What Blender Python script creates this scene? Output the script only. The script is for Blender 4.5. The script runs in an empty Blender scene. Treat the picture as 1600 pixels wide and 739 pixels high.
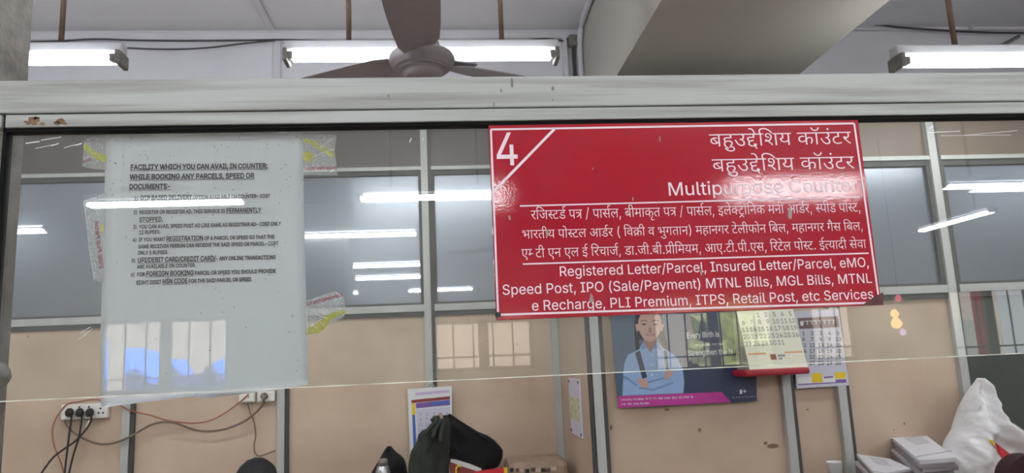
import bpy, bmesh, math, random
import numpy as np
from mathutils import Vector, Matrix
from mathutils import noise as mnoise
from mathutils.geometry import tessellate_polygon, delaunay_2d_cdt

random.seed(4)
SC = bpy.context.scene
COL = SC.collection
PI = math.pi

# ------------------------------------------------------------------ camera
YAW, PITCH, ROLL, FPX, EYE = math.radians(5.457), math.radians(9.546), math.radians(-2.578), 1150.0, 1.55
_f = Vector((math.sin(YAW)*math.cos(PITCH), math.cos(YAW)*math.cos(PITCH), math.sin(PITCH)))
_r = Vector((math.cos(YAW), -math.sin(YAW), 0.0))
_u = _r.cross(_f)
R2 = _r*math.cos(ROLL) + _u*math.sin(ROLL)
U2 = -_r*math.sin(ROLL) + _u*math.cos(ROLL)
cam_data = bpy.data.cameras.new('camera')
cam = bpy.data.objects.new('camera', cam_data)
COL.objects.link(cam)
cam.matrix_world = Matrix(((R2.x, U2.x, -_f.x, 0), (R2.y, U2.y, -_f.y, 0), (R2.z, U2.z, -_f.z, EYE), (0, 0, 0, 1)))
cam_data.sensor_fit = 'HORIZONTAL'
cam_data.sensor_width = 36.0
cam_data.lens = FPX/1600*36.0
cam_data.clip_start = 0.02
cam_data.dof.use_dof = True
cam_data.dof.focus_distance = 0.82
cam_data.dof.aperture_fstop = 22.0
SC.camera = cam

# ------------------------------------------------------------------ sky, sun, exposure
world = bpy.data.worlds.new('sky')
SC.world = world
world.use_nodes = True
bg = world.node_tree.nodes['Background']
bg.inputs[0].default_value = (0.86, 0.93, 1.0, 1)
bg.inputs[1].default_value = 3.6
sun_data = bpy.data.lights.new('sun', 'SUN')
sun_data.energy = 110.0
sun_data.angle = math.radians(1.0)
sun_data.color = (1.0, 0.95, 0.88)
sun = bpy.data.objects.new('sun', sun_data)
COL.objects.link(sun)
sun.rotation_euler = (math.radians(-32), math.radians(6), 0)   # high sun, coming over the roof towards the street behind the hall
TUBE_POWER = 34.0
SC.view_settings.view_transform = 'Standard'
SC.view_settings.look = 'None'
SC.view_settings.exposure = 0.25
SC.view_settings.gamma = 1.0
SC.view_settings.use_curve_mapping = False
try:
    SC.cycles.max_bounces = 10
    SC.cycles.transparent_max_bounces = 16
    SC.cycles.glossy_bounces = 5
    SC.cycles.sample_clamp_indirect = 6.0
    SC.cycles.caustics_reflective = False
    SC.cycles.caustics_refractive = False
except Exception:
    pass


def at(px, py, Y):
    """the point on the vertical plane y = Y that the photograph shows at pixel (px, py)"""
    d = R2*(px-800.0) + U2*(369.5-py) + _f*FPX
    t = Y/d.y
    return Vector((d.x*t, Y, EYE + d.z*t))


def at_x(px, py, X):
    d = R2*(px-800.0) + U2*(369.5-py) + _f*FPX
    t = X/d.x
    return Vector((X, d.y*t, EYE + d.z*t))


# ------------------------------------------------------------------ materials
def srgb(r, g, b):
    def c(v):
        v /= 255.0
        return v/12.92 if v <= 0.04045 else ((v+0.055)/1.055)**2.4
    return (c(r), c(g), c(b), 1.0)


def mat(name, col, rough=0.6, var=0.0, scale=8.0, metal=0.0, bump=0.0, bscale=60.0, col2=None, stretch=(1, 1, 1), spec=0.5, emit=0.0, ecol=None, detail=5.0, ramp=(0.35, 0.7)):
    m = bpy.data.materials.new(name)
    m.use_nodes = True
    nt = m.node_tree
    p = nt.nodes['Principled BSDF']
    p.inputs['Base Color'].default_value = col
    p.inputs['Roughness'].default_value = rough
    p.inputs['Metallic'].default_value = metal
    p.inputs['Specular IOR Level'].default_value = spec
    if emit:
        p.inputs['Emission Color'].default_value = ecol or col
        p.inputs['Emission Strength'].default_value = emit
    if var or col2 or bump:
        tc = nt.nodes.new('ShaderNodeTexCoord')
        mp = nt.nodes.new('ShaderNodeMapping')
        mp.inputs['Scale'].default_value = stretch
        nt.links.new(tc.outputs['Object'], mp.inputs['Vector'])
    if var or col2:
        n = nt.nodes.new('ShaderNodeTexNoise')
        n.inputs['Scale'].default_value = scale
        n.inputs['Detail'].default_value = detail
        nt.links.new(mp.outputs[0], n.inputs['Vector'])
        rp = nt.nodes.new('ShaderNodeValToRGB')
        a, b = rp.color_ramp.elements
        a.position, b.position = ramp
        if col2:
            a.color, b.color = col2, col
        else:
            a.color = tuple(c*(1-var) for c in col[:3]) + (1,)
            b.color = tuple(min(1, c*(1+var)) for c in col[:3]) + (1,)
        nt.links.new(n.outputs[0], rp.inputs[0])
        nt.links.new(rp.outputs[0], p.inputs['Base Color'])
    if bump:
        n2 = nt.nodes.new('ShaderNodeTexNoise')
        n2.inputs['Scale'].default_value = bscale
        n2.inputs['Detail'].default_value = 3.0
        nt.links.new(mp.outputs[0], n2.inputs['Vector'])
        bp = nt.nodes.new('ShaderNodeBump')
        bp.inputs['Strength'].default_value = bump
        bp.inputs['Distance'].default_value = 0.01
        nt.links.new(n2.outputs[0], bp.inputs['Height'])
        nt.links.new(bp.outputs[0], p.inputs['Normal'])
    return m


def glass_mat(name, refl, haze, haze_col, rough=0.0, tint=(0.97, 0.98, 0.97, 1), specks=True):
    """thin window glass: see-through, a weak mirror, a dusty film and a few dry specks"""
    m = bpy.data.materials.new(name)
    m.use_nodes = True
    nt = m.node_tree
    nt.nodes.clear()
    out = nt.nodes.new('ShaderNodeOutputMaterial')
    tr = nt.nodes.new('ShaderNodeBsdfTransparent')
    tr.inputs[0].default_value = tint
    gl = nt.nodes.new('ShaderNodeBsdfGlossy')
    gl.inputs['Roughness'].default_value = rough
    df = nt.nodes.new('ShaderNodeBsdfDiffuse')
    df.inputs[0].default_value = haze_col
    fr = nt.nodes.new('ShaderNodeFresnel')
    geo = nt.nodes.new('ShaderNodeNewGeometry')
    ior = nt.nodes.new('ShaderNodeMapRange')              # the far face is met from inside: keep the same reflectance there
    ior.inputs['To Min'].default_value = 1.5
    ior.inputs['To Max'].default_value = 1/1.5
    nt.links.new(geo.outputs['Backfacing'], ior.inputs['Value'])
    nt.links.new(ior.outputs[0], fr.inputs[0])
    mul = nt.nodes.new('ShaderNodeMath')
    mul.operation = 'MULTIPLY'
    mul.inputs[1].default_value = refl/0.04
    nt.links.new(fr.outputs[0], mul.inputs[0])
    m1 = nt.nodes.new('ShaderNodeMixShader')
    nt.links.new(mul.outputs[0], m1.inputs[0])
    nt.links.new(tr.outputs[0], m1.inputs[1])
    nt.links.new(gl.outputs[0], m1.inputs[2])
    m2 = nt.nodes.new('ShaderNodeMixShader')
    nt.links.new(m1.outputs[0], m2.inputs[1])
    nt.links.new(df.outputs[0], m2.inputs[2])
    m2.inputs[0].default_value = haze
    if specks:
        tc = nt.nodes.new('ShaderNodeTexCoord')
        nz = nt.nodes.new('ShaderNodeTexNoise')
        nz.inputs['Scale'].default_value = 6.0
        nz.inputs['Detail'].default_value = 6.0
        nt.links.new(tc.outputs['Object'], nz.inputs['Vector'])
        mr = nt.nodes.new('ShaderNodeMapRange')
        mr.inputs['From Min'].default_value = 0.35
        mr.inputs['From Max'].default_value = 0.8
        mr.inputs['To Min'].default_value = haze*0.5
        mr.inputs['To Max'].default_value = haze*2.2
        nt.links.new(nz.outputs[0], mr.inputs['Value'])
        nt.links.new(mr.outputs[0], m2.inputs[0])
    nt.links.new(m2.outputs[0], out.inputs[0])
    return m


def film_mat(name, col, alpha, rough=0.12, bump=0.6):
    """crinkled clear packing tape"""
    m = bpy.data.materials.new(name)
    m.use_nodes = True
    nt = m.node_tree
    p = nt.nodes['Principled BSDF']
    p.inputs['Base Color'].default_value = col
    p.inputs['Roughness'].default_value = rough
    p.inputs['Alpha'].default_value = alpha
    tc = nt.nodes.new('ShaderNodeTexCoord')
    v = nt.nodes.new('ShaderNodeTexNoise')
    v.inputs['Scale'].default_value = 260.0
    v.inputs['Detail'].default_value = 2.0
    nt.links.new(tc.outputs['Object'], v.inputs['Vector'])
    bp = nt.nodes.new('ShaderNodeBump')
    bp.inputs['Strength'].default_value = bump
    bp.inputs['Distance'].default_value = 0.004
    nt.links.new(v.outputs[0], bp.inputs['Height'])
    nt.links.new(bp.outputs[0], p.inputs['Normal'])
    return m


M = {}
M['ceiling'] = mat('ceiling_paint', srgb(222, 220, 224), 0.9, 0.04, 1.5)
M['wall'] = mat('white_wall_paint', srgb(214, 213, 220), 0.85, 0.05, 2.0)
M['hall_wall'] = mat('hall_wall_paint', srgb(232, 231, 228), 0.85, 0.05, 2.0)
M['beam'] = mat('beam_paint', srgb(186, 180, 172), 0.85, 0.06, 1.2, bump=0.1, bscale=9)
M['pillar'] = mat('pillar_plaster', srgb(128, 122, 116), 0.9, 0.0, 14.0, col2=srgb(92, 87, 82), bump=0.3, bscale=70)
M['floor'] = mat('floor_tile', srgb(196, 190, 180), 0.35, 0.1, 3.0)
M['rail'] = mat('painted_aluminium', srgb(166, 168, 165), 0.45, 0.0, 16.0, col2=srgb(120, 118, 111), stretch=(0.22, 1, 6.0), bump=0.04, bscale=40, ramp=(0.24, 0.56), detail=12)
M['chip'] = mat('bare_brown_primer', srgb(116, 86, 62), 0.8, 0.25, 90)
M['gasket'] = mat('black_rubber', srgb(7, 7, 8), 0.7, spec=0.15)
M['post'] = mat('grey_aluminium', srgb(176, 177, 173), 0.45, 0.08, 6.0, stretch=(3, 3, 0.5))
M['post_dark'] = mat('dark_grey_rubber', srgb(70, 70, 68), 0.7)  # dark grey rubber of gaskets, beads and strips
M['panel'] = mat('beige_laminate', srgb(203, 182, 160), 0.5, 0.0, 2.2, col2=srgb(176, 154, 134), detail=7, ramp=(0.3, 0.7))
M['panel_upper'] = mat('shaded_upper_laminate', srgb(92, 85, 80), 0.5, 0.0, 2.2, col2=srgb(80, 73, 69), detail=7)  # shade on the left upper panels put into a darker laminate colour
M['panel_upper_tan'] = mat('shaded_tan_laminate', srgb(112, 95, 78), 0.5, 0.0, 2.2, col2=srgb(100, 86, 72), detail=7)  # right upper panels, their dimness also put into the colour
M['panel_green'] = mat('dark_green_board', srgb(66, 72, 66), 0.6, 0.1, 3.0)
M['glass'] = glass_mat('counter_glass', 0.042, 0.035, (0.62, 0.62, 0.6, 1))
M['glass_edge'] = mat('ground_glass_edge', srgb(225, 228, 214), 0.4, 0.3, 40)
M['sign_red'] = mat('red_sign_film', srgb(160, 18, 40), 0.06, 0.05, 4.0, bump=0.009, bscale=440, spec=0.85)
M['sign_white'] = mat('sign_white_lettering', srgb(236, 214, 222), 0.35)
M['sign_edge'] = mat('sign_edge', srgb(96, 20, 28), 0.6)
M['sign_chip'] = mat('sign_worn_corner', srgb(84, 40, 38), 0.6, 0.3, 120)
M['putty'] = mat('putty_mark', srgb(150, 132, 124), 0.8)
M['paper'] = mat('white_paper', srgb(218, 220, 220), 0.75, 0.02, 30)
def paper_mat():
    """white office paper: some light comes through from behind"""
    m = bpy.data.materials.new('office_paper')
    m.use_nodes = True
    nt = m.node_tree
    nt.nodes.clear()
    out = nt.nodes.new('ShaderNodeOutputMaterial')
    df = nt.nodes.new('ShaderNodeBsdfDiffuse')
    df.inputs[0].default_value = srgb(230, 234, 240)
    tl = nt.nodes.new('ShaderNodeBsdfTranslucent')
    tl.inputs[0].default_value = srgb(236, 236, 232)
    mx = nt.nodes.new('ShaderNodeMixShader')
    mx.inputs[0].default_value = 0.3
    nt.links.new(df.outputs[0], mx.inputs[1])
    nt.links.new(tl.outputs[0], mx.inputs[2])
    nt.links.new(mx.outputs[0], out.inputs[0])
    return m


M['notice_paper'] = paper_mat()
M['ink'] = mat('black_ink', srgb(20, 22, 26), 0.7)
M['maroon_ink'] = mat('maroon_ink', srgb(150, 34, 62), 0.6)
M['yellow_ink'] = film_mat('yellow_tape_print', srgb(182, 182, 38), 0.8, 0.15, 0.5)
M['tape'] = film_mat('clear_tape', srgb(225, 225, 228), 0.28, 0.12, 0.9)
M['tube'] = mat('lit_tube', (1, 1, 1, 1), 0.5, emit=TUBE_POWER, ecol=(0.93, 0.97, 1.0, 1))
M['housing'] = mat('lamp_housing', srgb(196, 196, 202), 0.5, 0.05, 10)
M['holder'] = mat('lamp_holder', srgb(120, 116, 112), 0.6, 0.2, 40)
M['rod'] = mat('rusty_rod', srgb(104, 84, 70), 0.7, 0.2, 20)
M['fan'] = mat('fan_paint', srgb(150, 142, 146), 0.45, 0.06, 8)
M['fan_dark'] = mat('fan_dark_ring', srgb(96, 90, 94), 0.5)  # darker grey of the ring on the hub
M['cable'] = mat('black_cable', srgb(60, 58, 62), 0.6)
M['conduit'] = mat('white_conduit', srgb(208, 206, 212), 0.6, 0.05, 5)
M['cord_black'] = mat('black_cord', srgb(40, 32, 30), 0.6)
M['cord_red'] = mat('red_brown_wire', srgb(150, 92, 72), 0.6)
M['cord_grey'] = mat('grey_brown_cable', srgb(112, 96, 84), 0.6)
M['plastic'] = mat('white_plastic', srgb(226, 222, 214), 0.4)
M['plastic_grey'] = mat('grey_plastic', srgb(120, 112, 104), 0.5)
M['hole'] = mat('socket_hole', srgb(40, 38, 38), 0.7)
M['black_cloth'] = mat('black_cloth', srgb(13, 13, 16), 0.9, 0.25, 12, bump=0.3, bscale=40)
M['green_cloth'] = mat('dark_green_cloth', srgb(42, 46, 38), 0.9, 0.25, 9, bump=0.3, bscale=40)
M['sack'] = mat('white_woven_sack', srgb(218, 216, 216), 0.55, 0.06, 6, bump=0.8, bscale=14)
M['sheet'] = mat('printed_paper', srgb(214, 211, 214), 0.7, 0.03, 20)
M['sheet_side'] = mat('paper_edges', srgb(176, 168, 172), 0.8, 0.0, 14, col2=srgb(120, 110, 114), stretch=(0.3, 0.3, 22))
M['string'] = mat('twine', srgb(96, 88, 84), 0.9)
M['grey_ink'] = mat('grey_print', srgb(140, 138, 144), 0.8)
M['maroon'] = mat('maroon_cloth', srgb(46, 10, 18), 0.8, 0.2, 20)
M['red'] = mat('bright_red', srgb(190, 28, 40), 0.5)
M['foot_red'] = mat('dark_red_plastic', srgb(150, 22, 42), 0.4)
M['yellow'] = mat('yellow_print', srgb(222, 190, 40), 0.6)
M['orange'] = mat('orange_print', srgb(226, 150, 84), 0.6)
M['purple'] = mat('purple_print', srgb(118, 84, 150), 0.6)
M['blue'] = mat('blue_print', srgb(74, 96, 168), 0.6)
M['pale_lilac'] = mat('pale_lilac_print', srgb(214, 208, 222), 0.6)
M['lilac'] = mat('lilac_print', srgb(196, 176, 208), 0.6)
M['dark_red'] = mat('dark_red_print', srgb(132, 52, 48), 0.6)
M['steel'] = mat('steel_bottle', srgb(190, 190, 192), 0.3, metal=0.8)
M['carton'] = mat('brown_wrapping', srgb(150, 130, 112), 0.8, 0.15, 12, bump=0.3, bscale=20)
M['wood'] = mat('brown_table_laminate', srgb(120, 88, 66), 0.5, 0.15, 4, stretch=(1, 8, 8))
M['skin'] = mat('skin', srgb(150, 104, 80), 0.55, 0.05, 8)
M['hair'] = mat('black_hair', srgb(9, 8, 9), 0.7, 0.3, 60, bump=0.5, bscale=120, stretch=(1, 1, 0.2))
M['shirt'] = mat('dark_shirt', srgb(70, 76, 92), 0.8, 0.1, 10)
M['poster_bg'] = mat('poster_teal', srgb(44, 66, 92), 0.35, 0.0, 5.0, col2=srgb(60, 88, 108), stretch=(1, 1, 1))
M['poster_navy'] = mat('poster_navy', srgb(38, 50, 80), 0.35)
M['poster_box'] = mat('poster_dark_box', srgb(40, 54, 78), 0.35)
M['poster_pink'] = mat('poster_pink', srgb(178, 48, 142), 0.35)
M['poster_shirt'] = mat('poster_light_blue', srgb(138, 166, 204), 0.35, 0.06, 12)
M['poster_shirt_fold'] = mat('poster_blue_fold', srgb(108, 136, 178), 0.35)
M['poster_strap'] = mat('poster_strap', srgb(44, 54, 76), 0.35)
M['poster_skin'] = mat('poster_skin', srgb(186, 148, 134), 0.35)
M['poster_skin_dark'] = mat('poster_skin_dark', srgb(148, 108, 98), 0.35)
M['poster_lips'] = mat('poster_lips', srgb(150, 82, 86), 0.35)
M['poster_white'] = mat('poster_white', srgb(214, 212, 222), 0.35)
M['cream'] = mat('cream_calendar_paper', srgb(228, 224, 204), 0.6)
M['calendar_grey'] = mat('calendar_lilac_grey', srgb(196, 194, 208), 0.6)
M['calendar_side'] = mat('calendar_pad_side', srgb(150, 146, 136), 0.8, 0.1, 40)
M['brown_band'] = mat('brown_band', srgb(92, 62, 60), 0.6)
M['notice_green'] = mat('notice_green_picture', srgb(150, 158, 112), 0.5, 0.0, 40, col2=srgb(222, 222, 190))
M['stain'] = mat('brown_stain', srgb(140, 112, 92), 0.7, 0.2, 30)
M['fleck'] = mat('dirt_fleck', srgb(86, 78, 72), 0.9)
M['scratch_glint'] = mat('scratch_and_glint_white', srgb(225, 225, 228), 0.7)  # white for glass scratches and for the glints painted on the tape
M['window_frame'] = mat('window_frame_paint', srgb(150, 146, 140), 0.6)
M['grille'] = mat('dark_iron_grille', srgb(52, 50, 52), 0.6)
M['tarp'] = mat('blue_tarpaulin', srgb(20, 112, 250), 0.5, 0.08, 3)
M['street_wall'] = mat('street_wall', srgb(104, 98, 93), 0.9, 0.08, 2)
M['street_dark'] = mat('street_shutter', srgb(84, 88, 88), 0.8)
M['street_pink'] = mat('street_pink_paint', srgb(226, 60, 92), 0.7)
M['leaf'] = mat('street_foliage', srgb(84, 92, 54), 0.8, 0.4, 6)
M['pavement'] = mat('pavement', srgb(96, 93, 90), 0.9)
M['bulb_amber'] = mat('amber_bulb', srgb(255, 190, 90), 0.4, emit=9.0, ecol=(1, 0.55, 0.16, 1))
M['bulb_pink'] = mat('pink_bulb', srgb(255, 90, 120), 0.4, emit=6.0, ecol=(1, 0.16, 0.25, 1))
M['bulb_violet'] = mat('violet_bulb', srgb(190, 180, 255), 0.4, emit=5.0, ecol=(0.6, 0.5, 1.0, 1))


def pane_mat():
    """office glazing: grey filmed glass that mirrors the hall, a little soft"""
    m = bpy.data.materials.new('filmed_office_glass')
    m.use_nodes = True
    nt = m.node_tree
    nt.nodes.clear()
    out = nt.nodes.new('ShaderNodeOutputMaterial')
    df = nt.nodes.new('ShaderNodeBsdfDiffuse')
    df.inputs[0].default_value = srgb(88, 96, 108)
    g1 = nt.nodes.new('ShaderNodeBsdfGlossy')
    g1.inputs['Color'].default_value = (0.88, 0.93, 1.0, 1)
    g1.inputs['Roughness'].default_value = 0.012
    g2 = nt.nodes.new('ShaderNodeBsdfGlossy')
    g2.inputs['Color'].default_value = (0.88, 0.93, 1.0, 1)
    g2.inputs['Roughness'].default_value = 0.28
    mg = nt.nodes.new('ShaderNodeMixShader')
    mg.inputs[0].default_value = 0.35
    nt.links.new(g1.outputs[0], mg.inputs[1])
    nt.links.new(g2.outputs[0], mg.inputs[2])
    mx = nt.nodes.new('ShaderNodeMixShader')
    mx.inputs[0].default_value = 0.32
    nt.links.new(df.outputs[0], mx.inputs[1])
    nt.links.new(mg.outputs[0], mx.inputs[2])
    nt.links.new(mx.outputs[0], out.inputs[0])
    return m


M['pane'] = pane_mat()


# ------------------------------------------------------------------ mesh helpers
class MB:
    """collects shapes; build() links them as ONE mesh object"""
    def __init__(self):
        self.v, self.f, self.mi = [], [], []
        self.smooth = []

    def add(self, vs, fs, mi=0, smooth=False):
        o = len(self.v)
        self.v += [Vector(p) for p in vs]
        for f in fs:
            self.f.append([i+o for i in f])
            self.mi.append(mi)
            self.smooth.append(smooth)
        return self

    def box(self, a, b, mi=0):
        x0, y0, z0 = [min(p, q) for p, q in zip(a, b)]
        x1, y1, z1 = [max(p, q) for p, q in zip(a, b)]
        vs = [(x0, y0, z0), (x1, y0, z0), (x1, y1, z0), (x0, y1, z0), (x0, y0, z1), (x1, y0, z1), (x1, y1, z1), (x0, y1, z1)]
        return self.add(vs, [(0, 3, 2, 1), (4, 5, 6, 7), (0, 1, 5, 4), (1, 2, 6, 5), (2, 3, 7, 6), (3, 0, 4, 7)], mi)

    def bbox(self, a, b, r=0.004, mi=0):
        """box with chamfered edges"""
        bm = bmesh.new()
        bmesh.ops.create_cube(bm, size=1.0)
        s = [abs(q-p) for p, q in zip(a, b)]
        c = [(q+p)/2 for p, q in zip(a, b)]
        for v in bm.verts:
            v.co = Vector((v.co.x*s[0]+c[0], v.co.y*s[1]+c[1], v.co.z*s[2]+c[2]))
        bmesh.ops.bevel(bm, geom=bm.edges[:], offset=min(r, min(s)*0.45), segments=2, affect='EDGES', profile=0.5)
        bm.verts.index_update()
        self.add([v.co.copy() for v in bm.verts], [[v.index for v in f.verts] for f in bm.faces], mi, False)
        bm.free()
        return self

    def cyl(self, p, q, r, n=12, mi=0, r2=None, cap=True):
        p, q = Vector(p), Vector(q)
        r2 = r if r2 is None else r2
        d = (q-p).normalized()
        a = Vector((0, 0, 1)) if abs(d.z) < 0.9 else Vector((1, 0, 0))
        u = d.cross(a).normalized()
        w = d.cross(u)
        vs = []
        for rr, c in ((r, p), (r2, q)):
            vs += [c + (u*math.cos(2*PI*i/n) + w*math.sin(2*PI*i/n))*rr for i in range(n)]
        self.add(vs, [(i, i+n, (i+1) % n+n, (i+1) % n) for i in range(n)], mi, True)
        if cap:
            self.add(vs[:n], [tuple(range(n))], mi)
            self.add(vs[n:], [tuple(reversed(range(n)))], mi)
        return self

    def tube(self, pts, r, n=8, mi=0, sub=4):
        pts = [Vector(p) for p in pts]
        if sub > 1 and len(pts) > 2:
            out = []
            for i in range(len(pts)-1):
                p0, p1, p2, p3 = pts[max(i-1, 0)], pts[i], pts[i+1], pts[min(i+2, len(pts)-1)]
                for k in range(sub):
                    t = k/sub
                    out.append(0.5*((2*p1)+(p2-p0)*t+(2*p0-5*p1+4*p2-p3)*t*t+(3*p1-p0-3*p2+p3)*t**3))
            out.append(pts[-1])
            pts = out
        vs = []
        for i, p in enumerate(pts):
            d = (pts[min(i+1, len(pts)-1)] - pts[max(i-1, 0)]).normalized()
            a = Vector((0, 1, 0)) if abs(d.y) < 0.9 else Vector((1, 0, 0))
            u = d.cross(a).normalized()
            w = d.cross(u)
            vs += [p + (u*math.cos(2*PI*j/n)+w*math.sin(2*PI*j/n))*r for j in range(n)]
        fs = []
        for i in range(len(pts)-1):
            for j in range(n):
                fs.append((i*n+j, i*n+(j+1) % n, (i+1)*n+(j+1) % n, (i+1)*n+j))
        fs.append(tuple(range(n)))
        fs.append(tuple(range((len(pts)-1)*n, len(pts)*n)))
        return self.add(vs, fs, mi, True)

    def lathe(self, prof, c=(0, 0, 0), n=32, mi=0, smooth=True):
        c = Vector(c)
        vs = []
        for r, z in prof:
            vs += [c + Vector((r*math.cos(2*PI*i/n), r*math.sin(2*PI*i/n), z)) for i in range(n)]
        fs = []
        for k in range(len(prof)-1):
            for i in range(n):
                fs.append((k*n+i, k*n+(i+1) % n, (k+1)*n+(i+1) % n, (k+1)*n+i))
        fs.append(tuple(reversed(range(n))))
        fs.append(tuple(range((len(prof)-1)*n, len(prof)*n)))
        return self.add(vs, fs, mi, smooth)

    def prism(self, poly, off, mi=0):
        """polygon (list of points) extruded by a vector"""
        n = len(poly)
        off = Vector(off)
        a = [Vector(p) for p in poly]
        b = [p+off for p in a]
        tri = tessellate_polygon([a])
        self.add(a, [tuple(t) for t in tri], mi)
        self.add(b, [tuple(reversed(t)) for t in tri], mi)
        self.add(a+b, [(i, (i+1) % n, (i+1) % n+n, i+n) for i in range(n)], mi)
        return self

    def flat(self, poly, mi=0):
        a = [Vector(p) for p in poly]
        tri = tessellate_polygon([a])
        fs = []
        for t in tri:
            nrm = (a[t[1]]-a[t[0]]).cross(a[t[2]]-a[t[0]])
            fs.append(tuple(t) if nrm.y <= 0 else tuple(reversed(t)))
        return self.add(a, fs, mi)

    def build(self, name, mats, parent=None, recalc=True):
        if not isinstance(mats, (list, tuple)):
            mats = [mats]
        o0 = parent_origin(parent)
        me = bpy.data.meshes.new(name)
        me.from_pydata([tuple(p-o0) for p in self.v], [], self.f)
        for m in mats:
            me.materials.append(m)
        for p, mi, s in zip(me.polygons, self.mi, self.smooth):
            p.material_index = mi
            p.use_smooth = s
        if recalc:
            bm = bmesh.new()
            bm.from_mesh(me)
            bmesh.ops.remove_doubles(bm, verts=bm.verts[:], dist=1e-6)
            bmesh.ops.recalc_face_normals(bm, faces=bm.faces[:])
            bm.to_mesh(me)
            bm.free()
        me.update()
        o = bpy.data.objects.new(name, me)
        COL.objects.link(o)
        if parent is not None:
            o.parent = parent
        return o


def parent_origin(p):
    v = Vector((0, 0, 0))
    while p is not None:
        v = v + p.location
        p = p.parent
    return v


def tag(o, label=None, cat=None, group=None, kind=None):
    for k, val in (('label', label), ('category', cat), ('group', group), ('kind', kind)):
        if val:
            o[k] = val
    return o


def thing(name, loc, label, cat, group=None):
    o = bpy.data.objects.new(name, None)
    o.empty_display_size = 0.05
    COL.objects.link(o)
    o.location = loc
    return tag(o, label, cat, group)


def structure(o, label=None):
    return tag(o, label, None, None, 'structure')


def dup(root, loc, rz=0.0):
    r = root.copy()
    COL.objects.link(r)
    r.location = loc
    r.rotation_euler = (0, 0, rz)
    for ch in list(root.children):
        c = ch.copy()
        COL.objects.link(c)
        c.parent = r
        for g in list(ch.children):
            d = g.copy()
            COL.objects.link(d)
            d.parent = c
    return r

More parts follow.
